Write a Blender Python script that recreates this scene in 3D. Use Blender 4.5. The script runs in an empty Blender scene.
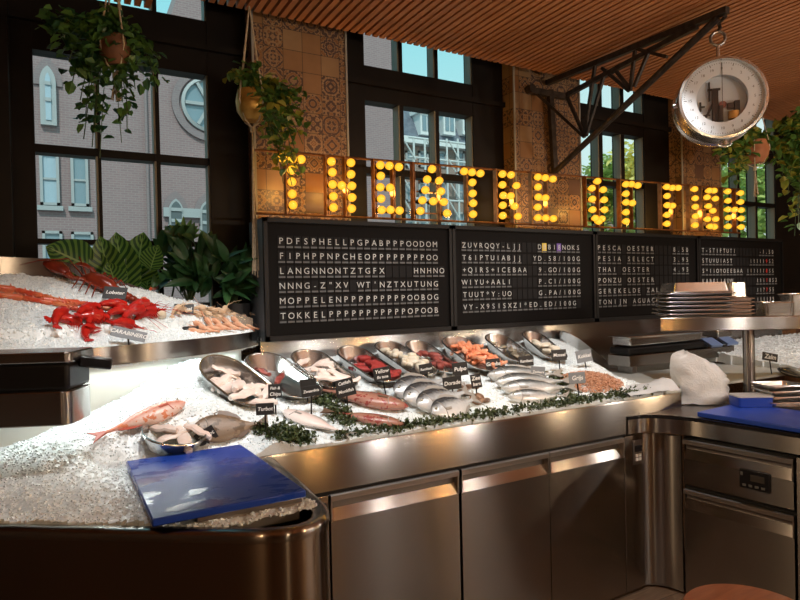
import bpy, math, random
from mathutils import Vector, Matrix, noise
random.seed(7)
SC = bpy.context.scene
COL = SC.collection
V = Vector
PI = math.pi

# ------------------------------------------------------------------ camera model
FOC = 610.0; YAW = math.radians(29.5); PITCH = math.radians(.63); ROLL = .0225; EYE = 1.55
sa, ca = math.sin(YAW), math.cos(YAW)
_F0 = V((sa, ca, 0)); _R0 = V((ca, -sa, 0)); _Z = V((0, 0, 1))
FW = (_F0*math.cos(PITCH) - _Z*math.sin(PITCH)).normalized()
_U0 = (_Z*math.cos(PITCH) + _F0*math.sin(PITCH)).normalized()
RT = _R0*math.cos(ROLL) - _U0*math.sin(ROLL)
UP = _U0*math.cos(ROLL) + _R0*math.sin(ROLL)
CAMP = V((0, 0, EYE))
def ray(x, y): return FW + RT*((x-400)/FOC) - UP*((y-300)/FOC)
def onY(x, y, Y):
    d = ray(x, y); return CAMP + d*(Y/d.y)
def onZ(x, y, Zp):
    d = ray(x, y); return CAMP + d*((Zp-EYE)/d.z)
def onX(x, y, X):
    d = ray(x, y); return CAMP + d*(X/d.x)
BZ0, BK, BY0 = .985, .262, 2.118          # fish bed plane: height at the front, slope, front line
def bedz(Y): return BZ0 + BK*(Y-BY0)
def onbed(x, y, dz=0):
    d = ray(x, y); t = (BZ0 + dz - BK*BY0 - EYE)/(d.z - BK*d.y); return CAMP + d*t

cam = bpy.data.cameras.new('camera'); camo = bpy.data.objects.new('camera', cam); COL.objects.link(camo)
cam.sensor_width = 36; cam.lens = FOC*36/800; cam.clip_start = .02; cam.clip_end = 500
camo.matrix_world = Matrix(((RT.x, UP.x, -FW.x, 0), (RT.y, UP.y, -FW.y, 0), (RT.z, UP.z, -FW.z, EYE), (0, 0, 0, 1)))
SC.camera = camo

# ------------------------------------------------------------------ mesh builder
def R3(rx=0, ry=0, rz=0):
    return (Matrix.Rotation(rz, 4, 'Z') @ Matrix.Rotation(ry, 4, 'Y') @ Matrix.Rotation(rx, 4, 'X'))
def T(x, y=None, z=None):
    return Matrix.Translation(V((x, y, z)) if y is not None else V(x))
class MB:
    def __init__(s): s.v = []; s.f = []; s.m = []
    def add(s, vs, fs, m=0, M=None):
        o = len(s.v)
        if M is not None: vs = [M @ V(p) for p in vs]
        s.v.extend([tuple(p) for p in vs]); s.f.extend([tuple(i+o for i in f) for f in fs]); s.m.extend([m]*len(fs)); return s
    def box(s, c, d, M=None, m=0):
        x, y, z = d[0]/2, d[1]/2, d[2]/2
        vs = [V(c)+V((a*x, b*y, e*z)) for a, b, e in ((-1,-1,-1),(1,-1,-1),(1,1,-1),(-1,1,-1),(-1,-1,1),(1,-1,1),(1,1,1),(-1,1,1))]
        return s.add(vs, [(0,3,2,1),(4,5,6,7),(0,1,5,4),(1,2,6,5),(2,3,7,6),(3,0,4,7)], m, M)
    def bx(s, x0, x1, y0, y1, z0, z1, M=None, m=0):
        return s.box(((x0+x1)/2, (y0+y1)/2, (z0+z1)/2), (x1-x0, y1-y0, z1-z0), M, m)
    def loft(s, rings, m=0, caps=True, M=None, closed=True):
        n = len(rings[0]); vs = [p for r in rings for p in r]; fs = []
        for i in range(len(rings)-1):
            for j in range(n if closed else n-1):
                k = (j+1) % n
                fs.append((i*n+j, i*n+k, (i+1)*n+k, (i+1)*n+j))
        if caps: fs.append(tuple(range(n-1, -1, -1))); fs.append(tuple((len(rings)-1)*n+j for j in range(n)))
        return s.add(vs, fs, m, M)
    def tube(s, pts, r, n=8, m=0, M=None, caps=True):
        pts = [V(p) for p in pts]; N = len(pts); rs = r if isinstance(r, (list, tuple)) else [r]*N
        rings = []; up = None
        for i, p in enumerate(pts):
            t = (pts[min(i+1, N-1)] - pts[max(i-1, 0)]).normalized()
            if up is None: up = V((0, 0, 1)) if abs(t.z) < .9 else V((1, 0, 0))
            a = t.cross(up).normalized(); b = a.cross(t).normalized(); up = b
            rings.append([p + (a*math.cos(2*PI*k/n) + b*math.sin(2*PI*k/n))*rs[i] for k in range(n)])
        return s.loft(rings, m, caps, M)
    def bar(s, p, q, w, h, m=0, M=None):
        p, q = V(p), V(q); t = (q-p).normalized(); up = V((0,0,1)) if abs(t.z) < .95 else V((0,1,0))
        a = t.cross(up).normalized(); b = a.cross(t).normalized()
        R = [[o + a*(i*w/2) + b*(j*h/2) for i, j in ((-1,-1),(1,-1),(1,1),(-1,1))] for o in (p, q)]
        return s.loft(R, m, True, M)
    def lathe(s, prof, n=32, m=0, M=None, caps=False):
        return s.loft([[V((max(r, 1e-5)*math.cos(2*PI*k/n), max(r, 1e-5)*math.sin(2*PI*k/n), z)) for k in range(n)] for r, z in prof], m, caps, M)
    def prism(s, poly, z0, z1, m=0, M=None):
        n = len(poly)
        return s.loft([[V((p[0], p[1], z)) for p in poly] for z in (z0, z1)], m, True, M)
    def ell(s, c, r, m=0, M=None, nu=12, nv=8):
        c = V(c); rings = []
        for i in range(nv+1):
            a = PI*i/nv - PI/2; rr = max(math.cos(a), 1e-4)
            rings.append([c + V((r[0]*rr*math.cos(2*PI*k/nu), r[1]*rr*math.sin(2*PI*k/nu), r[2]*math.sin(a))) for k in range(nu)])
        return s.loft(rings, m, False, M)
    def ribbon(s, path, z0, z1, th, m=0, M=None):
        """a bent sheet standing on a plan path: thickness th to the left of travel"""
        P = [V((p[0], p[1])) for p in path]; n = len(P); rings = []
        for i in range(n):
            t = (P[min(i+1, n-1)]-P[max(i-1, 0)]).normalized(); nr = V((-t.y, t.x))
            a, b = P[i], P[i]+nr*th
            rings.append([V((a.x, a.y, z0)), V((a.x, a.y, z1)), V((b.x, b.y, z1)), V((b.x, b.y, z0))])
        return s.loft(rings, m, True, M)
    def extrude(s, prof, x0, x1, m=0, M=None):
        """closed profile of (y, z) pushed along x"""
        return s.loft([[V((x, p[0], p[1])) for p in prof] for x in (x0, x1)], m, True, M)
def mesh(name, mb, mats, smooth=True, angle=38, W=None):
    me = bpy.data.meshes.new(name)
    vs = mb.v if W is None else [tuple(W @ V(p)) for p in mb.v]
    me.from_pydata(vs, [], mb.f)
    if not isinstance(mats, (list, tuple)): mats = [mats]
    for m in mats: me.materials.append(m)
    if len(mats) > 1: me.polygons.foreach_set('material_index', [min(i, len(mats)-1) for i in mb.m])
    me.validate()
    import bmesh
    bm = bmesh.new(); bm.from_mesh(me); bmesh.ops.recalc_face_normals(bm, faces=bm.faces); bm.to_mesh(me); bm.free()
    if smooth:
        me.polygons.foreach_set('use_smooth', [True]*len(me.polygons)); me.set_sharp_from_angle(angle=math.radians(angle))
    me.update(); return me
WORLD = {}
def tag(o, label=None, cat=None, group=None, kind=None):
    if label: o['label'] = label
    if cat: o['category'] = cat
    if group: o['group'] = group
    if kind: o['kind'] = kind
    return o
def thing(name, label, cat, loc=(0,0,0), rot=None, group=None):
    o = bpy.data.objects.new(name, None); COL.objects.link(o); o.empty_display_size = .05
    M = T(V(loc)) @ (rot if rot is not None else Matrix())
    o.matrix_world = M; WORLD[o.name] = M
    return tag(o, label, cat, group)
def part(name, mb, mats, parent=None, world=False, smooth=True, angle=38, bevel=0, label=None, kind=None, seg=2):
    """one mesh object; world=True when mb is in world coordinates"""
    M = WORLD.get(parent.name) if parent else None
    if isinstance(mb, MB):
        me = mesh(name, mb, mats, smooth, angle, M.inverted() if (world and M is not None) else None)
    else: me = mb
    o = bpy.data.objects.new(name, me); COL.objects.link(o)
    if parent: o.parent = parent; WORLD[o.name] = M
    else: WORLD[o.name] = Matrix()
    if bevel:
        b = o.modifiers.new('bevel', 'BEVEL'); b.width = bevel; b.segments = seg; b.limit_method = 'ANGLE'; b.angle_limit = math.radians(40)
    if label: o['label'] = label
    if kind: o['kind'] = kind
    return o
def single(name, mb, mats, label, cat, group=None, kind=None, base=None, **k):
    """a thing that is one mesh, built in world coordinates"""
    o = part(name, mb, mats, None, **k); return tag(o, label, cat, group, kind)
def struct(name, mb, mats, parent=None, **k):
    o = part(name, mb, mats, parent, **k); o['kind'] = 'structure'; return o
def dup(root, loc, rot=None, label=None, group=None):
    r = root.copy(); COL.objects.link(r)
    M = T(V(loc)) @ (rot if rot is not None else Matrix()); r.matrix_world = M; WORLD[r.name] = M
    if label: r['label'] = label
    if group: r['group'] = group
    for ch in list(root.children):
        c = ch.copy(); COL.objects.link(c); c.parent = r; WORLD[c.name] = M
        for g in list(ch.children):
            d = g.copy(); COL.objects.link(d); d.parent = c; WORLD[d.name] = M
    return r
def rnd(a, b): return random.uniform(a, b)
def smooth01(a, b, x):
    t = min(1, max(0, (x-a)/(b-a))); return t*t*(3-2*t)

# ------------------------------------------------------------------ materials
class NT:
    def __init__(s, name):
        s.mat = bpy.data.materials.new(name); s.mat.use_nodes = True; s.t = s.mat.node_tree; s.t.nodes.clear()
        s.out = s.n('ShaderNodeOutputMaterial')
    def n(s, typ, **k):
        nd = s.t.nodes.new(typ)
        for a, b in k.items(): setattr(nd, a, b)
        return nd
    def l(s, a, b): s.t.links.new(a, b)
    def put(s, sock, val):
        if isinstance(val, bpy.types.NodeSocket): s.l(val, sock)
        elif val is not None: sock.default_value = val
    def math(s, op, a, b=None, c=None):
        nd = s.n('ShaderNodeMath', operation=op)
        for i, v_ in enumerate((a, b, c)):
            if v_ is not None: s.put(nd.inputs[i], v_)
        return nd.outputs[0]
    def obj(s): return s.n('ShaderNodeTexCoord').outputs['Object']
    def gen(s): return s.n('ShaderNodeTexCoord').outputs['Generated']
    def mapv(s, vec, scale=(1,1,1), loc=(0,0,0), rot=(0,0,0)):
        nd = s.n('ShaderNodeMapping'); s.l(vec, nd.inputs[0]); nd.inputs['Scale'].default_value = scale
        nd.inputs['Location'].default_value = loc; nd.inputs['Rotation'].default_value = rot; return nd.outputs[0]
    def noise(s, vec, scale, detail=3, rough=.5, dist=0):
        nd = s.n('ShaderNodeTexNoise'); s.l(vec, nd.inputs['Vector']); nd.inputs['Scale'].default_value = scale
        nd.inputs['Detail'].default_value = detail; nd.inputs['Roughness'].default_value = rough; nd.inputs['Distortion'].default_value = dist
        return nd.outputs[0]
    def ramp(s, fac, stops, interp='LINEAR'):
        nd = s.n('ShaderNodeValToRGB'); s.l(fac, nd.inputs[0]); cr = nd.color_ramp; cr.interpolation = interp
        while len(cr.elements) > 1: cr.elements.remove(cr.elements[0])
        cr.elements[0].position = stops[0][0]; cr.elements[0].color = (*stops[0][1], 1)
        for p, c in stops[1:]:
            e = cr.elements.new(p); e.color = (*c, 1)
        return nd.outputs[0]
    def mix(s, fac, a, b, mode='MIX'):
        nd = s.n('ShaderNodeMix', data_type='RGBA', blend_type=mode); s.put(nd.inputs[0], fac)
        for sk, v_ in ((nd.inputs[6], a), (nd.inputs[7], b)):
            s.put(sk, (*v_, 1) if isinstance(v_, tuple) and len(v_) == 3 else v_)
        return nd.outputs[2]
    def bump(s, h, strength=.3, dist=.01):
        nd = s.n('ShaderNodeBump'); nd.inputs['Strength'].default_value = strength; nd.inputs['Distance'].default_value = dist
        s.l(h, nd.inputs['Height']); return nd.outputs[0]
    def bsdf(s, color, rough=.5, metal=0, normal=None, **k):
        b = s.n('ShaderNodeBsdfPrincipled')
        s.put(b.inputs['Base Color'], (*color, 1) if isinstance(color, tuple) else color)
        s.put(b.inputs['Roughness'], rough); s.put(b.inputs['Metallic'], metal)
        if normal is not None: s.l(normal, b.inputs['Normal'])
        for a, v_ in k.items(): s.put(b.inputs[a.replace('_', ' ')], v_)
        s.l(b.outputs[0], s.out.inputs[0]); return b
def plain(name, color, rough=.5, metal=0, **k):
    t = NT(name); t.bsdf(color, rough, metal, **k); return t.mat
def mottled(name, c1, c2, scale=20, rough=.5, metal=0, bump=0, detail=4, stretch=(1,1,1), lo=.35, hi=.65, coords='Object', bd=.005, **k):
    t = NT(name); v_ = t.mapv(t.n('ShaderNodeTexCoord').outputs[coords], stretch); nz = t.noise(v_, scale, detail)
    t.bsdf(t.ramp(nz, [(lo, c1), (hi, c2)]), rough, metal, t.bump(nz, bump, bd) if bump else None, **k); return t.mat
AROT = 0.25
def steel(name, color=(.62,.60,.57), rough=.3, aniso=.75, axis='Z', streak=(1.2, 1.2, 420)):
    t = NT(name); o = t.obj(); nz = t.noise(t.mapv(o, streak), 1, 2)
    big = t.noise(o, 5, 3)
    col = t.mix(t.math('MULTIPLY', big, .5), color, tuple(c*.8 for c in color))
    ro = t.math('ADD', t.math('MULTIPLY', nz, .03), rough-.015)
    b = t.bsdf(col, ro, 1, t.bump(nz, .035, .002))
    if aniso:
        b.inputs['Anisotropic'].default_value = aniso; b.inputs['Anisotropic Rotation'].default_value = AROT
        gm = t.n('ShaderNodeNewGeometry'); cp = t.n('ShaderNodeVectorMath', operation='CROSS_PRODUCT'); cp.inputs[0].default_value = (0, 0, 1); t.l(gm.outputs['Normal'], cp.inputs[1])
        ad = t.n('ShaderNodeVectorMath', operation='ADD'); t.l(cp.outputs[0], ad.inputs[0]); ad.inputs[1].default_value = (.002, .0005, 0); nm = t.n('ShaderNodeVectorMath', operation='NORMALIZE'); t.l(ad.outputs[0], nm.inputs[0]); t.l(nm.outputs[0], b.inputs['Tangent'])
    return t.mat
def glassy(name, tint=(.93,.97,.96), refl=1.0, rough=0.0):
    t = NT(name); tr = t.n('ShaderNodeBsdfTransparent'); tr.inputs[0].default_value = (*tint, 1)
    gl = t.n('ShaderNodeBsdfGlossy'); gl.inputs['Roughness'].default_value = rough
    fr = t.n('ShaderNodeFresnel'); fr.inputs[0].default_value = 1.45
    mx = t.n('ShaderNodeMixShader'); ge = t.n('ShaderNodeNewGeometry'); t.l(t.math('MULTIPLY', t.math('MULTIPLY', fr.outputs[0], refl), t.math('SUBTRACT', 1, ge.outputs['Backfacing'])), mx.inputs[0]); t.l(tr.outputs[0], mx.inputs[1]); t.l(gl.outputs[0], mx.inputs[2])
    t.l(mx.outputs[0], t.out.inputs[0]); return t.mat

STEEL = steel('brushed_steel', (.345,.315,.29), .22, 1.0)
STEELV = steel('brushed_steel_tray', (.74,.74,.73), .25, 0, streak=(40, 40, 40))
STEELP = mottled('pale_matt_steel', (.60,.62,.58), (.68,.70,.66), 6, .5, .35)
STEELD = steel('dark_steel', (.30,.27,.25), .38, .5)
BLACK = plain('black_paint', (.009,.008,.008), .5, Specular_IOR_Level=.25)
BLACKG = plain('black_gloss_plastic', (.012,.012,.014), .2)
GAP = plain('black_rubber', (.006,.005,.005), .8)
IRON = mottled('bracket_iron', (.035,.028,.024), (.07,.055,.045), 30, .5, .6)
FRAME = mottled('black_brown_frame_paint', (.006,.0045,.004), (.010,.007,.0055), 8, .5, Specular_IOR_Level=.2)
FRAMEL = plain('daylit_mullion_paint', (.20,.18,.13), .5)  # frame paint made paler, with daylight put into the colour
LIPS = steel('handle_lip_steel', (.72,.70,.67), .30, 0, streak=(30, 30, 30))
STONE = plain('weathered_pale_paint', (.36,.38,.39), .6)
WHITE = plain('white_paint', (.72,.74,.74), .5)
GLASS = glassy('window_glass')
GLASSD = glassy('dial_glass', (.97,.98,.99), 1.6, .02)
COPPER = mottled('copper_sign_frame', (.28,.12,.05), (.42,.2,.09), 40, .35, .8)
BLUE = None
ROPE = mottled('cotton_rope', (.45,.36,.24), (.6,.5,.36), 60, .9, bump=.4)
TERRAD = mottled('dark_brown_clay', (.13,.05,.02), (.2,.08,.03), 14, .7)
TERRA = mottled('terracotta', (.30,.10,.035), (.42,.16,.06), 14, .7)
GOLD = mottled('golden_pot', (.45,.25,.05), (.65,.38,.09), 12, .35, .5)
SOIL = plain('dark_soil', (.02,.014,.01), .95)
POTB = plain('black_plant_pot', (.014,.014,.015), .5)
SLATE = mottled('slate', (.10,.115,.15), (.16,.18,.22), 3, .6)
# more materials
def m_tile():
    t = NT('patterned_ceramic_tile'); sx = t.n('ShaderNodeSeparateXYZ'); t.l(t.obj(), sx.inputs[0])
    S = 1/.112
    u = t.math('MULTIPLY', t.math('ADD', sx.outputs[0], sx.outputs[1]), S); w = t.math('MULTIPLY', sx.outputs[2], S)
    iu, iw = t.math('FLOOR', u), t.math('FLOOR', w)
    pu, pw = t.math('SUBTRACT', t.math('FRACT', u), .5), t.math('SUBTRACT', t.math('FRACT', w), .5)
    cid = t.n('ShaderNodeCombineXYZ'); t.l(iu, cid.inputs[0]); t.l(iw, cid.inputs[1])
    wn = t.n('ShaderNodeTexWhiteNoise', noise_dimensions='3D'); t.l(cid.outputs[0], wn.inputs[0])
    ws = t.n('ShaderNodeSeparateColor'); t.l(wn.outputs[1], ws.inputs[0])
    r1, r2, r3 = ws.outputs
    au, aw = t.math('ABSOLUTE', pu), t.math('ABSOLUTE', pw)
    # fold to an eighth so that every tile is a symmetric motif
    mx, mn = t.math('MAXIMUM', au, aw), t.math('MINIMUM', au, aw)
    fold = t.n('ShaderNodeCombineXYZ'); t.l(mx, fold.inputs[0]); t.l(mn, fold.inputs[1]); t.l(t.math('MULTIPLY', r1, 40), fold.inputs[2])
    nz = t.noise(fold.outputs[0], 7, 1.5, .5)
    rad = t.math('SQRT', t.math('ADD', t.math('MULTIPLY', pu, pu), t.math('MULTIPLY', pw, pw)))
    ring = t.math('SINE', t.math('MULTIPLY', rad, t.math('ADD', t.math('MULTIPLY', r2, 24), 14)))
    dia = t.math('SINE', t.math('MULTIPLY', t.math('ADD', au, aw), 19))
    pat = t.math('ADD', nz, t.math('ADD', t.math('MULTIPLY', ring, .09), t.math('MULTIPLY', dia, t.math('MULTIPLY', r3, .12))))
    motif = t.ramp(pat, [(.0, (.035,.035,.06)), (.44, (.045,.04,.06)), (.48, (.58,.40,.24)), (.60, (.62,.42,.23)), (.63, (.26,.09,.035)), (.72, (.52,.26,.09))])
    base = t.ramp(r2, [(0, (.50,.28,.13)), (.35, (.42,.20,.07)), (.6, (.56,.37,.20)), (.85, (.17,.11,.09))], 'CONSTANT')
    plainf = t.math('GREATER_THAN', r3, .74)
    col = t.mix(plainf, motif, base)
    dirt = t.noise(t.obj(), 6, 4)
    col = t.mix(t.math('ADD', .28, t.math('MULTIPLY', dirt, .55)), col, (.10,.045,.02))
    edge = t.math('GREATER_THAN', mx, .485)
    col = t.mix(edge, col, (.07,.045,.03))
    t.bsdf(col, .38, 0, t.bump(t.math('SUBTRACT', 1, edge), .25, .004)); return t.mat
TILE = m_tile()
def m_brick(name, c1, c2, mortar, scale=1, dark=.0):
    t = NT(name); o = t.obj(); sx = t.n('ShaderNodeSeparateXYZ'); t.l(o, sx.inputs[0])
    cv = t.n('ShaderNodeCombineXYZ'); t.l(t.math('ADD', sx.outputs[0], sx.outputs[1]), cv.inputs[0]); t.l(sx.outputs[2], cv.inputs[1])
    b = t.n('ShaderNodeTexBrick'); t.l(cv.outputs[0], b.inputs['Vector'])
    for k, v_ in (('Color1', (*c1, 1)), ('Color2', (*c2, 1)), ('Mortar', (*mortar, 1))): b.inputs[k].default_value = v_
    b.inputs['Scale'].default_value = scale; b.inputs['Mortar Size'].default_value = .012; b.inputs['Brick Width'].default_value = .20; b.inputs['Row Height'].default_value = .07
    col = t.mix(t.math('MULTIPLY', t.noise(o, .6, 4), .5), b.outputs[0], tuple(c*.7 for c in c1))
    t.bsdf(col, .85); return t.mat
BRICK = m_brick('mauve_brick', (.31,.21,.212), (.26,.175,.182), (.33,.265,.265))
BRICKD = m_brick('red_brown_brick', (.30,.20,.16), (.24,.16,.13), (.4,.36,.33))
def m_wood(name, c1, c2, stretch, rough=.5, scale=3):
    t = NT(name); nz = t.noise(t.mapv(t.obj(), stretch), scale, 5, .6, .6)
    t.bsdf(t.ramp(nz, [(.3, c1), (.7, c2)]), rough, 0, t.bump(nz, .12, .002)); return t.mat
SLAT = m_wood('ceiling_slat_wood', (.36,.135,.05), (.50,.205,.085), (14, .8, 14), .5)
FLOORM = None
def m_floor():
    t = NT('floor_boards'); o = t.obj(); sx = t.n('ShaderNodeSeparateXYZ'); t.l(o, sx.inputs[0])
    row = t.math('FLOOR', t.math('MULTIPLY', sx.outputs[1], 9)); 
    wn = t.n('ShaderNodeTexWhiteNoise', noise_dimensions='1D'); t.l(row, wn.inputs['W'])
    nz = t.noise(t.mapv(o, (1.2, 14, 1)), 4, 6, .6, .5)
    col = t.ramp(nz, [(.25, (.06,.033,.018)), (.5, (.13,.075,.042)), (.75, (.24,.16,.10))])
    col = t.mix(t.math('MULTIPLY', wn.outputs[0], .45), col, (.07,.04,.025))
    fr = t.math('FRACT', t.math('MULTIPLY', sx.outputs[1], 9)); gap = t.math('LESS_THAN', fr, .03)
    t.bsdf(t.mix(gap, col, (.01,.007,.005)), .45); return t.mat
FLOORM = m_floor()
TABLEW = m_wood('table_top_wood', (.22,.075,.035), (.34,.13,.06), (2, 14, 2), .35)
def m_ice():
    t = NT('crushed_ice'); o = t.obj(); nz = t.noise(o, 160, 3, .6); n2 = t.noise(o, 22, 3)
    col = t.ramp(nz, [(.25, (.72,.80,.83)), (.6, (.85,.91,.93)), (.8, (.94,.98,.99))])
    hh = t.math('ADD', nz, t.math('MULTIPLY', n2, .6))
    t.bsdf(col, .22, 0, t.bump(hh, .2, .006), Specular_IOR_Level=.6, Subsurface_Weight=.0); return t.mat
ICE = m_ice()
def m_blue():
    t = NT('blue_board_plastic'); o = t.obj(); nz = t.noise(t.mapv(o, (5, 9, 5)), 1.6, 5, .6, .4)
    wet = t.math('GREATER_THAN', nz, .56)
    speck = t.noise(o, 90, 2); bump = t.bump(t.math('MULTIPLY', nz, 1), .12, .01)
    t.bsdf((.015,.055,.36), t.math('SUBTRACT', .36, t.math('MULTIPLY', wet, .22)), 0, bump, Specular_IOR_Level=.3); return t.mat
BLUE = m_blue()
BLUEP = plain('plain_blue_plastic', (.016,.06,.42), .35)
def m_leaf(name, c1, c2, scale=9, rough=.4):
    t = NT(name); nz = t.noise(t.obj(), scale, 2); b = t.bsdf(t.ramp(nz, [(.35, c1), (.65, c2)]), rough)
    tl = t.n('ShaderNodeBsdfTranslucent'); t.l(t.ramp(nz, [(.35, c1), (.65, c2)]), tl.inputs[0])
    mx = t.n('ShaderNodeMixShader'); mx.inputs[0].default_value = .35; t.l(b.outputs[0], mx.inputs[1]); t.l(tl.outputs[0], mx.inputs[2])
    t.l(mx.outputs[0], t.out.inputs[0]); return t.mat
LEAF = m_leaf('ivy_leaf_green', (.055,.14,.03), (.15,.29,.055))
LEAFD = m_leaf('dark_leaf_green', (.018,.065,.022), (.05,.14,.045))
LEAFY = m_leaf('yellow_green_leaf', (.20,.25,.03), (.42,.38,.06))
TREEG = m_leaf('tree_green', (.34,.48,.14), (.62,.66,.22), 1.5)
TREEY = m_leaf('tree_yellow', (.80,.68,.16), (.95,.82,.28), 1.5)
STEM = plain('green_stem', (.05,.09,.03), .6)
def m_calathea():
    t = NT('striped_calathea_leaf'); uv = t.n('ShaderNodeUVMap').outputs[0]; sx = t.n('ShaderNodeSeparateXYZ'); t.l(uv, sx.inputs[0])
    au = t.math('ABSOLUTE', t.math('SUBTRACT', sx.outputs[1], .5))
    st = t.math('SINE', t.math('MULTIPLY', t.math('SUBTRACT', sx.outputs[0], t.math('MULTIPLY', au, .55)), 52))
    col = t.ramp(t.math('ADD', t.math('MULTIPLY', st, .5), .5), [(.35, (.16,.30,.055)), (.6, (.025,.085,.022))])
    rib = t.math('LESS_THAN', au, .025)
    col = t.mix(rib, col, (.28,.42,.12))
    b = t.bsdf(col, .38); tl = t.n('ShaderNodeBsdfTranslucent'); t.l(col, tl.inputs[0])
    mx = t.n('ShaderNodeMixShader'); mx.inputs[0].default_value = .45; t.l(b.outputs[0], mx.inputs[1]); t.l(tl.outputs[0], mx.inputs[2]); t.l(mx.outputs[0], t.out.inputs[0]); return t.mat
CALA = m_calathea()
def m_bulb():
    t = NT('lit_amber_bulb'); e = t.n('ShaderNodeEmission'); lw = t.n('ShaderNodeLayerWeight'); lw.inputs[0].default_value = .45
    t.l(t.ramp(lw.outputs[1], [(.0, (1.0,.62,.05)), (.5, (1.0,.45,.022)), (.95, (.70,.20,.008))]), e.inputs[0]); e.inputs[1].default_value = 1.35
    gl = t.n('ShaderNodeBsdfGlossy'); gl.inputs['Roughness'].default_value = .08
    mx = t.n('ShaderNodeMixShader'); mx.inputs[0].default_value = .06; t.l(e.outputs[0], mx.inputs[1]); t.l(gl.outputs[0], mx.inputs[2]); t.l(mx.outputs[0], t.out.inputs[0]); return t.mat
BULB = m_bulb()
PANE = plain('far_window_pane', (.20,.28,.33), .15, .0, Specular_IOR_Level=.9)
PANEB = plain('far_blind_blue', (.36,.47,.55), .5)
BOARD = plain('matt_black_board', (.007,.006,.0055), .6, Specular_IOR_Level=.08)
FLAP = plain('dark_grey_flap', (.015,.014,.014), .6, Specular_IOR_Level=.1)
FLAPG = plain('grey_flap', (.10,.10,.10), .6)
CHALK = plain('white_lettering', (.85,.85,.83), .6)
GLYPH = plain('grey_white_glyph', (.52,.52,.50), .6)
REDL = plain('red_lettering', (.75,.04,.03), .5)
YELL = plain('yellow_flap', (.75,.55,.08), .5)
PURP = plain('purple_flap', (.16,.08,.35), .5)
TAGB = plain('black_sign_card', (.012,.012,.013), .5)
TAGG = plain('grey_sign_card', (.20,.22,.24), .5)
DIAL = plain('white_dial_enamel', (.80,.85,.90), .35)
INK = plain('grey_ink', (.12,.13,.14), .5)
BAG = None
def m_bag():
    t = NT('thin_white_plastic'); nz = t.noise(t.obj(), 30, 4, .6, 1); b = t.bsdf((.80,.82,.84), .3, 0, t.bump(nz, .5, .01)); tl = t.n('ShaderNodeBsdfTranslucent'); tl.inputs[0].default_value = (.8,.8,.82,1)
    mx = t.n('ShaderNodeMixShader'); mx.inputs[0].default_value = .3; t.l(b.outputs[0], mx.inputs[1]); t.l(tl.outputs[0], mx.inputs[2]); t.l(mx.outputs[0], t.out.inputs[0]); return t.mat
BAG = m_bag()
def m_fish(name, back, side, belly, rough=.22, metal=.25, spots=None):
    """colour by height across the flank (local y), with fine scales"""
    t = NT(name); g = t.gen(); sx = t.n('ShaderNodeSeparateXYZ'); t.l(g, sx.inputs[0])
    nz = t.noise(t.obj(), 60, 3)
    f = t.math('ADD', sx.outputs[1], t.math('MULTIPLY', t.math('SUBTRACT', nz, .5), .25))
    col = t.ramp(f, [(.25, belly), (.5, side), (.78, back)])
    if spots: col = t.mix(t.math('GREATER_THAN', t.noise(t.obj(), 38, 2), .58), col, spots)
    vo = t.n('ShaderNodeTexVoronoi'); vo.inputs['Scale'].default_value = 220; t.l(t.obj(), vo.inputs['Vector'])
    t.bsdf(col, rough, metal, t.bump(vo.outputs[0], .25, .002)); return t.mat
F_BREAM = m_fish('silver_bream_skin', (.05,.055,.065), (.62,.65,.67), (.88,.88,.86))
F_BASS = m_fish('silver_bass_skin', (.07,.08,.085), (.50,.52,.52), (.86,.85,.82))
F_RED = m_fish('red_gurnard_skin', (.55,.10,.05), (.72,.28,.20), (.85,.62,.54), .3, 0, (.75,.25,.12))
F_FLAT = m_fish('brown_turbot_skin', (.20,.13,.08), (.26,.18,.12), (.20,.14,.09), .35, 0, (.13,.085,.05))
F_BROWN = m_fish('red_brown_monkfish_skin', (.16,.075,.05), (.30,.14,.10), (.42,.20,.15), .25, 0, (.30,.06,.05))
F_PINK = m_fish('pale_pink_fish_skin', (.55,.42,.38), (.75,.62,.58), (.82,.74,.70), .3, 0)
EYE_W = plain('fish_eye_ring', (.6,.58,.5), .15); EYE_B = plain('fish_eye_pupil', (.01,.01,.01), .08)
FIN = plain('translucent_fin', (.30,.28,.25), .4)
FINR = plain('red_fin', (.50,.10,.06), .4)
FINB = plain('brown_fin', (.13,.08,.05), .4)
PRAWN = mottled('deep_red_shell', (.34,.010,.008), (.52,.022,.014), 40, .2)
LOBS = mottled('brown_red_lobster_shell', (.15,.018,.008), (.28,.038,.016), 22, .24)
CRABL = mottled('orange_red_crab_shell', (.60,.05,.022), (.75,.26,.11), 14, .28, bump=.15)
CRABW = mottled('cream_crab_meat', (.75,.62,.42), (.85,.80,.68), 30, .4)
SHRIMP = mottled('pink_tan_shell', (.62,.24,.12), (.75,.45,.30), 26, .25)
SHRIMPT = mottled('pale_tan_shell', (.55,.36,.20), (.70,.52,.36), 26, .3)
MEATW = mottled('white_pink_fish_flesh', (.80,.62,.55), (.86,.80,.74), 18, .35)
MEATC = mottled('cream_shellfish_flesh', (.70,.62,.48), (.82,.77,.66), 26, .35)
MEATR = mottled('dark_red_tuna_flesh', (.28,.03,.03), (.42,.06,.055), 20, .25)
MEATD = mottled('maroon_flesh', (.20,.035,.03), (.38,.11,.09), 26, .25)
MEATO = mottled('orange_salmon_flesh', (.78,.23,.10), (.86,.42,.26), 30, .3)
MEATG = mottled('grey_mussel_shell', (.10,.085,.06), (.38,.32,.22), 24, .35)
SHELLB = mottled('brown_oyster_shell', (.10,.05,.03), (.30,.17,.10), 40, .5, bump=.5)
SHRB = mottled('tiny_brown_shrimp', (.42,.19,.10), (.60,.34,.22), 90, .4)
WEED = mottled('dark_green_seaweed', (.016,.035,.010), (.075,.10,.03), 60, .4)
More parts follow.
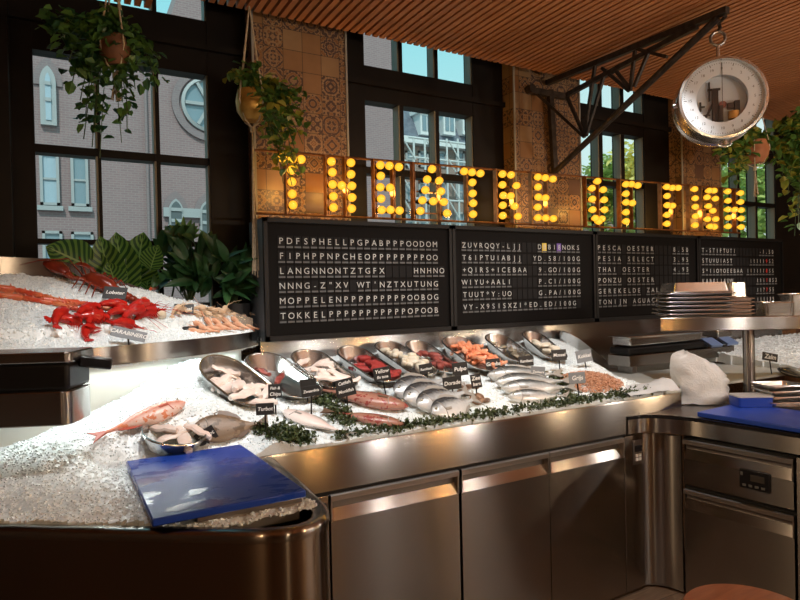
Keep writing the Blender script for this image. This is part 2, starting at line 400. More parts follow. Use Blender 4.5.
# ================================================================== the room
CEIL = 3.03
struct('floor', MB().bx(-2.2, 9, -3.4, 3.6, -.06, 0), FLOORM)
cb = MB()
x = -2.1
while x < 8.9:
    cb.bx(x, x+.030, -3.2, 3.335 if x < .46 else 3.13, CEIL, CEIL+.032); x += .046
struct('ceiling', cb, SLAT, smooth=False)
struct('trim_1', MB().bx(-2.2, .47, -3.3, 3.335, CEIL+.034, CEIL+.05).bx(.47, 9, -3.3, 3.13, CEIL+.034, CEIL+.05), GAP, smooth=False)
struct('roof', MB().bx(-2.3, 9.2, -3.6, 3.8, 3.75, 3.9), BLACK, smooth=False)
DWALL = mottled('dark_brown_wall', (.05,.028,.016), (.085,.05,.03), 3, .6)
struct('wall_left', MB().bx(-2.2, -2.1, -3.4, 3.6, 0, 3.75), DWALL, smooth=False)
struct('wall_right', MB().bx(8.9, 9.0, -3.4, 3.6, 0, 3.75), DWALL, smooth=False)
struct('wall_front', MB().bx(-2.2, 9.0, -3.4, -3.3, 0, 3.75), DWALL, smooth=False)
YF, YB = 3.24, 3.50
wb = MB()
PIERS = [(.957, 1.508), (2.762, 3.377), (4.54, 5.06), (6.55, 8.9)]
for a, b in PIERS: wb.bx(a, b, YF, YB, 0, 3.75)
wb.bx(-2.1, .957, YF+.06, YB, 0, 1.33); wb.bx(1.508, 2.762, YF+.06, YB, 0, 1.33); wb.bx(3.377, 4.54, YF+.06, YB, 0, 1.33); wb.bx(5.06, 6.55, YF+.06, YB, 0, 1.33)
struct('wall_back', wb, TILE, smooth=False)
struct('trim_2', MB().bx(-2.1, -.155, 3.22, YB, 0, 3.75), FRAME, smooth=False)          # dark pier left of the first window
eb = MB()
for a, b in PIERS[:3]:
    for e in (a, b): eb.bx(e-.006, e+.006, YF-.006, YF+.004, 1.9, 3.4)
struct('trim_3', eb, plain('tile_edge_bead', (.34,.33,.30), .4), smooth=False)
struct('trim_4', MB().bx(-2.1, .957, 3.10, 3.44, 1.31, 1.335), FRAME, smooth=False)      # window ledge

def window(n, X0, X1, cols, rows, zb=1.335, zt=3.75):
    """frame around a grid of panes; cols and rows are the clear openings"""
    fr = MB(); y0, y1 = 3.36, 3.46; bead = MB(); gl = MB()
    xs = [X0] + [e for c in cols for e in c] + [X1]
    for a, b in zip(xs[0::2], xs[1::2]):
        fr.bx(a, b, y0 if b-a > .08 else 3.375, y1, zb, zt)
    zs = [zb] + [e for r in rows for e in r] + [zt]
    for a, b in zip(zs[0::2], zs[1::2]):
        if b-a < .002: continue
        fr.bx(cols[0][0], cols[-1][1], y0+.004 if b-a > .08 else 3.379, y1-.004, a, b)
        if b-a > .12: fr.bx(X0, X1, y0-.03, y0+.002, (a+b)/2-.02, (a+b)/2+.012)
    for c in cols:
        for r in rows:
            bead.bx(c[1]-.008, c[1]+.001, 3.372, 3.44, r[0], r[1])  # thin pale strip paints the daylight on the mullion's side face
            gl.bx(c[0]-.003, c[1]+.003, 3.405, 3.411, r[0]-.003, r[1]+.003)
    w = struct('window_%d' % n, fr, FRAME, smooth=False)
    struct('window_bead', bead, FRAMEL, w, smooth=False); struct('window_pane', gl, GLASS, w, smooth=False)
window(1, -.155, .957, [(-.064, .203), (.219, .475), (.497, .745)], [(1.335, 1.826), (1.85, 2.262), (2.302, 2.745), (3.035, 3.7)])
window(2, 1.508, 2.762, [(1.685, 1.934), (1.966, 2.205), (2.236, 2.505)], [(1.335, 1.87), (1.913, 2.294), (2.338, 2.742), (2.955, 3.7)])
window(3, 3.377, 4.54, [(3.48, 3.718), (3.765, 3.966), (4.013, 4.228)], [(1.335, 1.87), (1.913, 2.36), (2.40, 2.78), (2.97, 3.7)])
window(4, 5.06, 6.55, [(5.24, 5.52), (5.56, 5.80), (5.84, 6.12)], [(1.335, 1.87), (1.913, 2.30), (2.34, 2.74), (2.93, 3.7)])

# ================================================================== outside
struct('ground', MB().bx(-60, 120, 3.8, 120, -.8, -.7), mottled('street_paving', (.16,.15,.14), (.24,.22,.21), 2, .8))
YC = 20.0
def at(x, y, Y=YC): p = onY(x, y, Y); return (p.x, p.z)
def slab(poly, y0, y1): return MB().loft([[V((a, Y, b)) for a, b in poly] for Y in (y1, y0)])
BRICKH = m_brick('mauve_hood_brick', (.27,.205,.215), (.23,.175,.185), (.27,.23,.23))
church = thing('church_building', 'mauve brick church with pointed windows and a round window, seen through the leftmost window', 'building', (5, YC, -.7))
xl, xg = at(-60, 100)[0], at(165, 20)[0]; xr = at(399, 60)[0]
pk = at(176, 6)
fac = slab([(xl-6, -.7), (xr, -.7), (xr, 16.5), (pk[0]+1.9, 16.5), (pk[0], pk[1]+.2), (pk[0]-.35, at(160, 32)[1]), (xl-6, at(160, 32)[1])], YC, YC+9)
part('brick_wall', fac, BRICK, church, True, smooth=False)
def far_window(par, x0, x1, y0, y1, name='window', Y=YC, pm=PANE, bars=1, fw=.075, sill=True):
    a, zt = at(x0, y0, Y); b, zb = at(x1, (y1), Y)
    f = MB(); d = .12
    f.bx(a, a+fw, Y-d, Y+.02, zb, zt).bx(b-fw, b, Y-d, Y+.02, zb, zt).bx(a, b, Y-d, Y+.02, zt-fw, zt).bx(a, b, Y-d, Y+.02, zb, zb+fw)
    for k in range(bars):
        zz = zb+(zt-zb)*(k+1)/(bars+1); f.bx(a, b, Y-d*.8, Y+.02, zz-fw*.4, zz+fw*.4)
    if sill: f.bx(a-.08, b+.08, Y-.15, Y+.02, zb-.15, zb-.02)
    w = part(name, f, STONE, par, True, smooth=False)
    part('pane', MB().bx(a+.02, b-.02, Y-.05, Y-.02, zb+.02, zt-.02), pm, w, True, smooth=False)
for q in ((39, 60, 152, 206), (70, 89, 154, 207), (42, 63, 231, 262), (71, 94, 232, 263)):
    far_window(church, *q, pm=PANEB if q[0] == 39 else PANE)
def archpoly(x0, x1, zb, zs, zt, n=7):
    xm = (x0+x1)/2; w = (x1-x0)/2
    L = [(x1, zb), (x1, zs)]
    for k in range(1, n): a = k/n; L.append((x0 + 2*w*math.cos(a*PI/3), zs + (zt-zs)*math.sin(a*PI/3)/.866))
    L.append((xm, zt))
    for k in range(n-1, 0, -1): a = k/n; L.append((x1 - 2*w*math.cos(a*PI/3), zs + (zt-zs)*math.sin(a*PI/3)/.866))
    return L + [(x0, zs), (x0, zb)]
def arch_window(x0, x1, yt, ys, yb, pm, Y=YC, fw=.13, hood=True):
    a, zt = at(x0, yt); b, zb = at(x1, yb); zs = at((x0+x1)/2, ys)[1]
    if hood: part('arch_hood', slab(archpoly(a-.16, b+.16, zs-.05, zs, zt+.26), Y-.06, Y+.02), BRICKH, church, True, smooth=False)
    w = part('window', slab(archpoly(a, b, zb, zs, zt), Y-.16, Y+.02), STONE, church, True, smooth=False)
    p = slab(archpoly(a+fw, b-fw, zb+fw, zs, zt-fw*1.6), Y-.19, Y-.1)
    part('pane', p, pm, w, True, smooth=False)
    bz = MB()
    for q in (.42, .8): zz = zb+(zs-zb)*q+.2; bz.bx(a+fw, b-fw, Y-.23, Y-.17, zz-.05, zz+.05)
    part('glazing_bar', bz, STONE, w, True, smooth=False)
arch_window(39, 57, 66, 84, 127, PANEB)
LEADP = plain('leaded_pane', (.10,.12,.13), .3)
arch_window(168, 183, 199, 211, 240, LEADP, fw=.05); arch_window(199, 214, 201, 213, 242, LEADP, fw=.05)
far_window(church, 168, 183, 222, 244, pm=PANEB, sill=False); far_window(church, 199, 214, 224, 246, pm=PANEB, sill=False)
cx, cz = at(209, 106); rr = at(209, 80)[1]-cz
MY = T(cx, YC, cz) @ R3(PI/2)
rw = part('rose_window', MB().lathe([(rr*1.04, -.02), (rr*1.04, .12), (rr*.93, .16), (rr*.9, .08)], 40, 0, MY), STONE, church, True)
part('pane', MB().lathe([(0, .05), (rr*.9, .05)], 40, 0, MY), PANE, rw, True)
sp = MB()
for k in range(6):
    a = k*PI/3; sp.box((rr*.45, 0, .10), (rr*.9, .10, .1), MY @ R3(0, 0, a))
part('tracery', sp, STONE, rw, True, smooth=False)
ring = MB().lathe([(rr*1.12, 0), (rr*1.12, .1), (rr*1.38, .1), (rr*1.38, 0)], 40, 0, MY)
part('brick_surround', ring, BRICKH, church, True)
a, z1 = at(163, 213); b, _ = at(214, 215)
part('string_course', MB().bx(a, b+2, YC-.14, YC+.02, z1-.12, z1+.16), STONE, church, True, smooth=False)
a, z1 = at(144, 60)
part('downpipe', MB().tube([(a, YC-.1, -.7), (a, YC-.1, z1+1)], (.045), 8), BRICKH, church, True)

YD = 42.0
apt = thing('apartment_building', 'slate roofed brick apartment building with white dormers and scaffolding, seen through the second window', 'building', (at(430, 200, YD)[0], YD, -.7))
a0, b0 = at(396, 200, YD)[0], at(520, 200, YD)[0]
ze = at(430, 141, YD)[1]; zr = at(430, 96, YD)[1]
part('brick_wall', MB().bx(a0, b0, YD, YD+10, -.7, ze), BRICKD, apt, True, smooth=False)
part('mansard_roof', MB().loft([[V((a0, YD-.3, ze)), V((a0, YD+10, ze)), V((a0, YD+8, zr)), V((a0, YD+1.6, zr))], [V((b0, YD-.3, ze)), V((b0, YD+10, ze)), V((b0, YD+8, zr)), V((b0, YD+1.6, zr))]]), SLATE, apt, True, smooth=False)
part('cornice', MB().bx(a0, b0, YD-.7, YD, ze-.5, ze), WHITE, apt, True, smooth=False)
for x0, x1 in ((417, 430), (440, 452), (459, 471)):
    (aa, zt), (bb, zb) = at(x0, 113, YD), at(x1, 137, YD)
    d = part('dormer', MB().bx(aa, bb, YD-.5, YD+3, zb, zt).bx(aa-.2, bb+.2, YD-.7, YD+3, zt-.1, zt+.25), WHITE, apt, True, smooth=False)
    w_ = (bb-aa); part('pane', MB().bx(aa+w_*.14, aa+w_*.45, YD-.56, YD-.45, zb+.3, zt-.3).bx(aa+w_*.55, aa+w_*.86, YD-.56, YD-.45, zb+.3, zt-.3), PANE, d, True, smooth=False)
for x0, x1 in ((405, 413), (418, 428), (436, 446), (455, 464)):
    for y0, y1 in ((151, 168), (182, 202), (212, 230)):
        far_window(apt, x0, x1, y0, y1, Y=YD, fw=.16, sill=False)
sc = MB(); ys = YD-2.2
for px in range(404, 480, 11):
    aa = at(px, 200, ys)[0]; sc.tube([(aa, ys, -.7), (aa, ys, at(px, 139, ys)[1])], .08, 6)
for py in (141, 160, 180, 200, 222):
    zz = at(440, py, ys)[1]; sc.tube([(a0, ys, zz), (b0-2, ys, zz)], .08, 6)
    for px in (404, 426, 448): 
        p, q = at(px, py, ys), at(px+11, py+19, ys); sc.tube([(p[0], ys-.1, p[1]), (q[0], ys-.1, q[1])], .06, 5)
part('scaffolding', sc, plain('pale_scaffold_tube', (.62,.64,.64), .4), apt, True)

house = thing('slate_roofed_house', 'low house with a steep grey slate roof behind the trees of the third window', 'house', (46, 34, -.7))
hx0, hx1 = onY(606, 190, 34).x, onY(676, 190, 34).x; hz = onY(640, 208, 34).z; hzr = onY(640, 172, 34).z
part('wall', MB().bx(hx0, hx1, 34, 40, -.7, hz), BRICKD, house, True, smooth=False)
part('roof', MB().loft([[V((hx0, 33.6, hz)), V((hx0, 40.4, hz)), V((hx0+1, 37, hzr))], [V((hx1, 33.6, hz)), V((hx1, 40.4, hz)), V((hx1, 37, hzr))]]), SLATE, house, True, smooth=False)

def leaves(pts, size, dirs=None, rng=None, fold=.25, asp=.55, droop=.0):
    """many small folded leaves merged in one mesh"""
    mb = MB(); rg = rng or random
    for i, p in enumerate(pts):
        s = size*rg.uniform(.65, 1.25)
        M = T(p) @ R3(rg.uniform(-.7, .7), rg.uniform(-.6, .9)+droop, rg.uniform(0, 2*PI))
        w = s*asp
        vs = [(0,0,0), (s*.35, w*.5, fold*w), (s*.75, w*.36, fold*w*.8), (s, 0, 0), (s*.75, -w*.36, fold*w*.8), (s*.35, -w*.5, fold*w), (s*.5, 0, 0)]
        mb.add(vs, [(0,6,1), (1,6,2), (2,6,3), (3,6,4), (4,6,5), (5,6,0)], 0, M)
    return mb
def tree(c, r, h, mat, label, seed, n=2600):
    rg = random.Random(seed)
    t = thing('street_tree', label, 'tree', (c[0], c[1], -.7))
    part('trunk', MB().tube([(0,0,0), (.1,0,h*.4), (0,.1,h)], [.3,.24,.1], 8), plain('bark', (.10,.07,.05), .9) if not bpy.data.materials.get('bark') else bpy.data.materials['bark'], t)
    pts = []
    blobs = [(V((rg.uniform(-.6,.6)*r, rg.uniform(-.6,.6)*r, h+rg.uniform(-.5,.8)*r)), r*rg.uniform(.35,.65)) for _ in range(11)]
    for _ in range(n):
        b, q = rg.choice(blobs); d = V((rg.gauss(0,1), rg.gauss(0,1), rg.gauss(0,1))).normalized()
        pts.append(b + d*q*rg.uniform(.55, 1.05))
    part('foliage', leaves(pts, .5, rng=rg), mat, t, smooth=False)
def ground_at(px, Y): return (onY(px, 200, Y).x, Y)
tree(ground_at(604, 27), 2.6, 7.4, TREEG, 'green tree outside the third window beyond the left panes', 3)
tree(ground_at(648, 22), 2.0, 7.6, TREEY, 'yellow leaved tree outside the third window beyond the right pane', 4, 1700)
tree(ground_at(742, 18), 2.8, 5.6, TREEG, 'green tree outside the rightmost window', 5)
tree(ground_at(455, 30), 1.6, 1.6, TREEG, 'low green tree in front of the scaffolding outside the second window', 6, 1500)
# ================================================================== counters
def stadium(L, W, n=14):
    r = W/2; pts = []
    for k in range(n+1): a = -PI/2 + PI*k/n; pts.append((L/2-r + r*math.cos(a), r*math.sin(a)))
    for k in range(n+1): a = PI/2 + PI*k/n; pts.append((-L/2+r + r*math.cos(a), r*math.sin(a)))
    return pts
# --- long fish display: bent front panel with a rolled rim, and the tall back panel
disp = thing('fish_display_counter', 'long brushed steel fish display counter with a tall front rim, below the menu boards', 'counter', (1.8, 2.118, 0))
XR = 2.93
fp = MB().extrude([(2.118, .815), (2.118, .972), (2.122, .981), (2.134, .981), (2.136, .972), (2.136, .815)], .60, XR)
part('front_panel', fp, STEEL, disp, True, angle=25)
part('back_panel', MB().bx(.90, 5.6, 3.035, 3.06, .9, 1.345), steel('brushed_backsplash_steel', (.62,.60,.58), .25, 1.0), disp, True, smooth=False)
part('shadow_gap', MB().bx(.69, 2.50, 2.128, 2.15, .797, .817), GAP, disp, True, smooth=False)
part('basin_floor', MB().prism([(.62, 2.15), (XR, 2.15), (XR+.4, 3.03), (.62, 3.03)], .86, .88), STEELP, disp, True, smooth=False)

# --- refrigerated base with three doors
frg = thing('refrigerated_base_cabinet', 'brushed steel refrigerated cabinet with three doors under the fish display', 'cabinet', (1.6, 2.2, 0))
part('carcass', MB().bx(.70, 2.62, 2.155, 2.75, .012, .795), GAP, frg, True, smooth=False)
part('end_strip', MB().bx(.70, .872, 2.118, 2.15, .012, .80), STEEL, frg, True, bevel=.002)
PROF = [(0, .012), (0, .700), (.022, .742), (.030, .742), (.030, .012)]
LIP = [(-.006, .776), (-.006, .796), (.002, .800), (.026, .800), (.026, .792), (.008, .776)]
for i, (a, b) in enumerate(((.880, 1.462), (1.476, 1.970), (1.974, 2.472))):
    d = part('door', MB().extrude([(2.118+y, z) for y, z in PROF], a, b), STEEL, frg, True, smooth=False)
    part('grip_recess', MB().bx(a, b, 2.146, 2.154, .742, .78), STEELD, d, True, smooth=False)
    part('handle', MB().extrude([(2.118+y, z) for y, z in LIP], a, b).bx(a, a+.006, 2.115, 2.15, .70, .797).bx(b-.006, b, 2.115, 2.15, .70, .797), LIPS, d, True, smooth=False)
part('control_strip', MB().bx(2.477, 2.615, 2.118, 2.15, .012, .80), STEEL, frg, True, bevel=.002)
p = onY(637, 452, 2.118)
sw = part('switch_plate', MB().bx(p.x-.032, p.x+.032, 2.112, 2.119, p.z-.062, p.z+.062), STEELD, frg, True, bevel=.002)
part('rocker_switch', MB().bx(p.x-.022, p.x+.022, 2.104, 2.113, p.z+.005, p.z+.036), BLACKG, sw, True, bevel=.002)
pp = MB()
for i in (-1, 1):
    for j in (0, 1): pp.bx(p.x+i*.011-.008, p.x+i*.011+.008, 2.107, 2.113, p.z-.022-j*.02, p.z-.008-j*.02)
part('white_buttons', pp, CHALK, sw, True, smooth=False)
part('lock', MB().lathe([(.014, 0), (.014, .006), (0, .006)], 14, 0, T(onY(318, 508, 2.118).x+.02, 2.118, .765) @ R3(PI/2)), BLACK, frg, True)

# --- right arm: runs towards the camera, slightly splayed
DX, DY = .119, -.993                     # travel of its front line
C0 = V((2.722, 1.975))
def arm(s, off=0): return (C0.x + DX*s + -DY*off, C0.y + DY*s + DX*off)      # off > 0 goes back from the front
MA = T(C0.x, C0.y, 0) @ R3(0, 0, math.atan2(DY, DX))    # local x along the front, local -y... back is +y'
# in MA space: x along front towards camera, y>0 is to the left of travel (= back of the unit, +X world)
armc = thing('drawer_cabinet', 'brushed steel drawer cabinet with a black display, right arm of the counter', 'cabinet', (C0.x, C0.y, 0), R3(0, 0, math.atan2(DY, DX)))
part('carcass', MB().bx(.0, .52, .032, .66, .012, .80), GAP, armc, smooth=False)
part('side_panel', MB().bx(.518, 1.5, .0, .66, .012, .80), STEEL, armc, bevel=.003)
LL = .508
def drawer_prof(z0, z1):
    return [(0, z0), (0, z1-.098), (.022, z1-.052), (.030, z1-.052), (.030, z0)]
for nm, z0, z1 in (('drawer', .565, .790), ('door', .014, .540)):
    d = part(nm, MB().extrude(drawer_prof(z0, z1), .012, LL), STEEL, armc, smooth=False)
    part('handle', MB().extrude([(y, z+z1-.80) for y, z in LIP], .012, LL).bx(LL-.006, LL, -.003, .03, z1-.10, z1-.002), LIPS, d, smooth=False)
    part('grip_recess', MB().bx(.012, LL, .027, .034, z1-.055, z1-.02), STEELD, d, smooth=False)
ctl = part('controller', MB().bx(.285, .415, -.012, .002, .615, .705), BLACKG, armc, bevel=.004)
part('display', MB().bx(.335, .395, -.014, -.011, .655, .685), plain('display_window', (.05,.045,.04), .15), ctl, smooth=False)
kb = MB()
for k in range(4): kb.bx(.300+k*.027, .315+k*.027, -.015, -.011, .627, .637)
kb.bx(.292, .302, -.015, -.011, .675, .69)
part('button', kb, FLAPG, ctl, smooth=False)
cpath = [(2.600, 2.128), (2.640, 2.120), (2.675, 2.095), (2.700, 2.055), (2.715, 2.012), (2.722, 1.975)]
single('curved_corner_panel', MB().ribbon(cpath, .012, .80, .012), STEEL, 'curved brushed steel corner panel between the doors and the drawer cabinet', 'panel', angle=60)
# worktop with a rounded nose
wpath = [(2.50, 2.112), (2.56, 2.108), (2.61, 2.092), (2.655, 2.055), (2.69, 2.005), (2.712, 1.95)] + [arm(s) for s in (.06, .2, .45, .8, 1.6)]
wk = thing('corner_worktop', 'steel corner worktop with a black top edge, right of the fish display', 'worktop', (2.9, 1.8, .9))
part('edge_band', MB().ribbon(wpath, .812, .884, .014), STEEL, wk, True, angle=60)
part('black_edge', MB().ribbon([(a, b) for a, b in wpath], .884, .902, .014), BLACKG, wk, True, angle=60)
topp = [(a+.010, b+.002) for a, b in wpath] + [arm(1.6, .7), arm(-.14, .7), (3.02, 2.14), (2.52, 2.14)]
part('top', MB().prism(topp, .886, .901), STEELD, wk, True, smooth=False)

# --- front ice trough
TK_ = .919
tpath = [(a*TK_, b*TK_) for a, b in [(-1.25, 2.775), (-.6, 2.315), (-.147, 1.995), (.16, 1.778), (.40, 1.609), (.46, 1.571), (.51, 1.549), (.56, 1.543), (.605, 1.556), (.642, 1.585), (.668, 1.632), (.682, 1.69), (.690, 1.80)]] + [(.645, 1.8), (.655, 2.112)]
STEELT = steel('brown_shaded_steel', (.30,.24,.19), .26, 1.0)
tr = thing('ice_trough', 'rounded brushed steel ice trough in the foreground, joined to the fish display', 'ice trough', (.2, 1.9, 0))
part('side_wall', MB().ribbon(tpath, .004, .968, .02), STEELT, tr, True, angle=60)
rp = MB(); P = [V(p) for p in tpath]; rings = []
for i in range(len(P)):
    t = (P[min(i+1, len(P)-1)]-P[max(i-1, 0)]).normalized(); nr = V((-t.y, t.x))
    def q(o, z): w = P[i]+nr*o; return V((w.x, w.y, z))
    rings.append([q(-.004, .955), q(-.006, .970), q(-.001, .979), q(.010, .982), q(.034, .980), q(.042, .972), q(.044, .85), q(.034, .85), q(.03, .962), q(.004, .955)])
part('rim', rp.loft(rings), STEEL, tr, True, angle=50)

# --- upper shelf for shellfish
spath = [(-.95, 2.30), (-.5, 2.345), (-.167, 2.395), (.039, 2.440), (.139, 2.475), (.26, 2.525), (.368, 2.587), (.48, 2.645), (.574, 2.705), (.67, 2.775), (.748, 2.845), (.82, 2.93), (.868, 3.0), (.892, 3.035)]
sh = thing('shellfish_shelf', 'curved raised steel shelf heaped with ice and shellfish, left below the window', 'shelf', (0, 2.8, 1.3))
part('front_band', MB().ribbon(spath, 1.307, 1.377, .012), STEEL, sh, True, angle=60)
poly = [(a+.0, b+.01) for a, b in spath] + [(.9, 3.08), (-.95, 3.08)]
part('shelf_plate', MB().prism(poly, 1.302, 1.318), STEELP, sh, True, smooth=False)
part('riser_panel', MB().ribbon([(a-.03, b+.075) for a, b in spath[:-3]] + [(.80, 3.03)], .90, 1.304, .012), STEELP, sh, True, angle=60)
bk = MB(); rings = []
for a, b, z in ((-.95, 3.02, 1.74), (-.3, 3.05, 1.745), (.0, 3.07, 1.735), (.12, 3.085, 1.70), (.25, 3.095, 1.645), (.40, 3.10, 1.585), (.6, 3.10, 1.525), (.88, 3.09, 1.44)):
    rings.append([V((a, b, 1.30)), V((a, b, z)), V((a, b+.012, z)), V((a, b+.012, 1.30))])
part('back_rim', bk.loft(rings), STEEL, sh, True, angle=60)
def yfront(X):
    for (a, b), (c, d) in zip(spath, spath[1:]):
        if a <= X <= c: return b + (d-b)*(X-a)/(c-a)
    return spath[0][1] if X < spath[0][0] else 3.04
def shelfh(X, Y):
    d = Y - yfront(X); z = 1.366 + (.26*d if d < .18 else .047+.03*smooth01(.18, .2, d)+.46*(d-.18))
    return min(z, 1.67-.31*max(0, X-.18))
FN = V((.58, .815)); FP = V((.416, 1.447))
def bedh(X, Y):
    s = max(0, (V((X, Y))-FP).dot(FN)); zt = .982 + .28*s**1.9
    lx = max(.16-X, X-.60, 1.50-Y, Y-2.22, 0); zt = zt + (min(zt, .992)-zt)*smooth01(.12, .0, lx)
    zb = bedz(Y); rb = 2.80+(Y-2.13)*.46
    zb = zb + (1.0-zb)*smooth01(.28, -.02, rb-X) if X > 2.3 else zb
    w = smooth01(.35, .85, X)
    return max(zt*(1-w) + min(zb, zt+.2)*w, .980)
def drop(x, y, hf, lo=1.2, hi=5.0):
    d = ray(x, y); t = lo
    while t < hi:
        p = CAMP + d*t
        if p.z <= hf(p.x, p.y): return p
        t += .004
    return CAMP + d*hi
def ice(name, label, hf, inside, x0, x1, y0, y1, step, amp, nch, csize, seed):
    rg = random.Random(seed); nx, ny = int((x1-x0)/step), int((y1-y0)/step); idx = {}; mb = MB()
    def vert(i, j):
        if (i, j) not in idx:
            X, Y = x0+i*step, y0+j*step
            nz = noise.noise(V((X*9, Y*9, seed)))*amp + noise.noise(V((X*31, Y*31, seed)))*amp*.5 + noise.noise(V((X*90, Y*90, seed)))*amp*.2 + rg.uniform(-1, 1)*amp*.06
            idx[(i, j)] = len(mb.v); mb.v.append((X, Y, hf(X, Y)+nz))
        return idx[(i, j)]
    for i in range(nx):
        for j in range(ny):
            if inside(x0+(i+.5)*step, y0+(j+.5)*step):
                mb.f.append((vert(i, j), vert(i+1, j), vert(i+1, j+1), vert(i, j+1))); mb.m.append(0)
                for (di, dj), (p, q) in (((0, -1), ((0, 0), (1, 0))), ((1, 0), ((1, 0), (1, 1))), ((0, 1), ((1, 1), (0, 1))), ((-1, 0), ((0, 1), (0, 0)))):
                    if not inside(x0+(i+di+.5)*step, y0+(j+dj+.5)*step):      # a skirt closes the edge of the heap
                        a, b = vert(i+p[0], j+p[1]), vert(i+q[0], j+q[1]); o = len(mb.v)
                        mb.v.append((mb.v[a][0], mb.v[a][1], mb.v[a][2]-.07)); mb.v.append((mb.v[b][0], mb.v[b][1], mb.v[b][2]-.07))
                        mb.f.append((a, o, o+1, b)); mb.m.append(0)
    n = 0
    while n < nch:
        X, Y = rg.uniform(x0, x1), rg.uniform(y0, y1)
        if not inside(X, Y): continue
        n += 1; s = rg.uniform(.6, 1.4)*csize
        nz = noise.noise(V((X*9, Y*9, seed)))*amp + noise.noise(V((X*31, Y*31, seed)))*amp*.5
        M = T(X, Y, hf(X, Y)+nz-s*.25) @ R3(rg.uniform(0,3), rg.uniform(0,3), rg.uniform(0,3))
        a, b, c = s*rg.uniform(.6,1), s*rg.uniform(.5,.9), s*rg.uniform(.4,.8)
        mb.add([(-a,-b,-c),(a,-b*.8,-c),(a*.8,b,-c*.9),(-a,b*.9,-c),(-a*.8,-b*.8,c),(a*.7,-b,c*.9),(a,b*.7,c),(-a*.9,b,c*.8)],
               [(0,3,2,1),(4,5,6,7),(0,1,5,4),(1,2,6,5),(2,3,7,6),(3,0,4,7)], 0, M)
    o = part(name, mb, ICE, smooth=False); return tag(o, label, 'ice', None, 'stuff')
def in_bed(X, Y):
    if X > 2.80+(Y-2.13)*.46 or Y > 3.03: return False
    if (V((X, Y))-FP).dot(FN) < .041: return False
    if X > .605 and Y < 2.137: return False
    if X > .52 and Y < 1.52 and (V((X, Y))-V((.52, 1.52))).length > .084: return False
    if X < .8 and Y > yfront(X)+.085: return False
    return True
ice('ice_bed', 'bed of white crushed ice filling the trough and the fish display', bedh, in_bed, -1.0, 3.22, 1.54, 3.03, .013, .010, 26000, .0048, 11)
def in_shelf(X, Y): return Y > yfront(X)+.014 and Y < 3.085 and -.9 < X < .86
ice('ice_mound', 'sloping mound of crushed ice on the raised shellfish shelf', shelfh, in_shelf, -.9, .87, 2.30, 3.085, .012, .010, 16000, .0050, 12)

# --- steel table at the right end and the second ice bed beyond
single('steel_slide', MB().prism([(2.86, 2.16), (4.2, 2.16), (4.2, 3.03), (3.24, 3.03)], .975, .990), STEELP, 'plain steel work surface at the right end of the ice, under the black scale', 'work surface', smooth=False)
def bed2(X, Y): return .99 + .13*(Y-2.1)
ice('ice_patch', 'patch of crushed ice with fish, far right behind the steel post', bed2, lambda X, Y: (X-4.25) > -.2*(Y-2.2), 4.1, 6.2, 1.95, 3.02, .02, .010, 4000, .007, 13)
# ================================================================== helpers to lay things on ice
BN = V((0, -BK, 1)).normalized()
def frame_on(p, q, n=BN, lift=0):
    """matrix with x from p to q, z near n, origin midway"""
    x = (q-p).normalized(); y = n.cross(x).normalized(); z = x.cross(y)
    m = (p+q)/2 + z*lift
    return Matrix(((x.x, y.x, z.x, m.x), (x.y, y.y, z.y, m.y), (x.z, y.z, z.z, m.z), (0, 0, 0, 1)))
def rot_of(M): return M.to_3x3().to_4x4()
def bedp(x, y): return drop(x, y, bedh)
def shp(x, y): return drop(x, y, shelfh)
def surf_n(hf, p, e=.04):
    return V(((hf(p.x-e, p.y)-hf(p.x+e, p.y))/(2*e), (hf(p.x, p.y-e)-hf(p.x, p.y+e))/(2*e), 1)).normalized()
_TXT = {}
def text_geo(s, h, shear=0, bold=0):
    """glyph outlines as flat faces, centred, height about h"""
    k = (s, shear, bold)
    if k not in _TXT:
        cu = bpy.data.curves.new('txt', 'FONT'); cu.body = s; cu.align_x = 'CENTER'; cu.align_y = 'CENTER'; cu.shear = shear; cu.offset = bold; cu.resolution_u = 3; cu.size = 1
        ob = bpy.data.objects.new('txt', cu); COL.objects.link(ob)
        dg = bpy.context.evaluated_depsgraph_get(); dg.update()
        me = bpy.data.meshes.new_from_object(ob.evaluated_get(dg), depsgraph=dg)
        _TXT[k] = ([tuple(v.co) for v in me.vertices], [tuple(p.vertices) for p in me.polygons])
        bpy.data.objects.remove(ob); bpy.data.curves.remove(cu); bpy.data.meshes.remove(me)
    vs, fs = _TXT[k]
    return [(x*h, y*h, z) for x, y, z in vs], fs

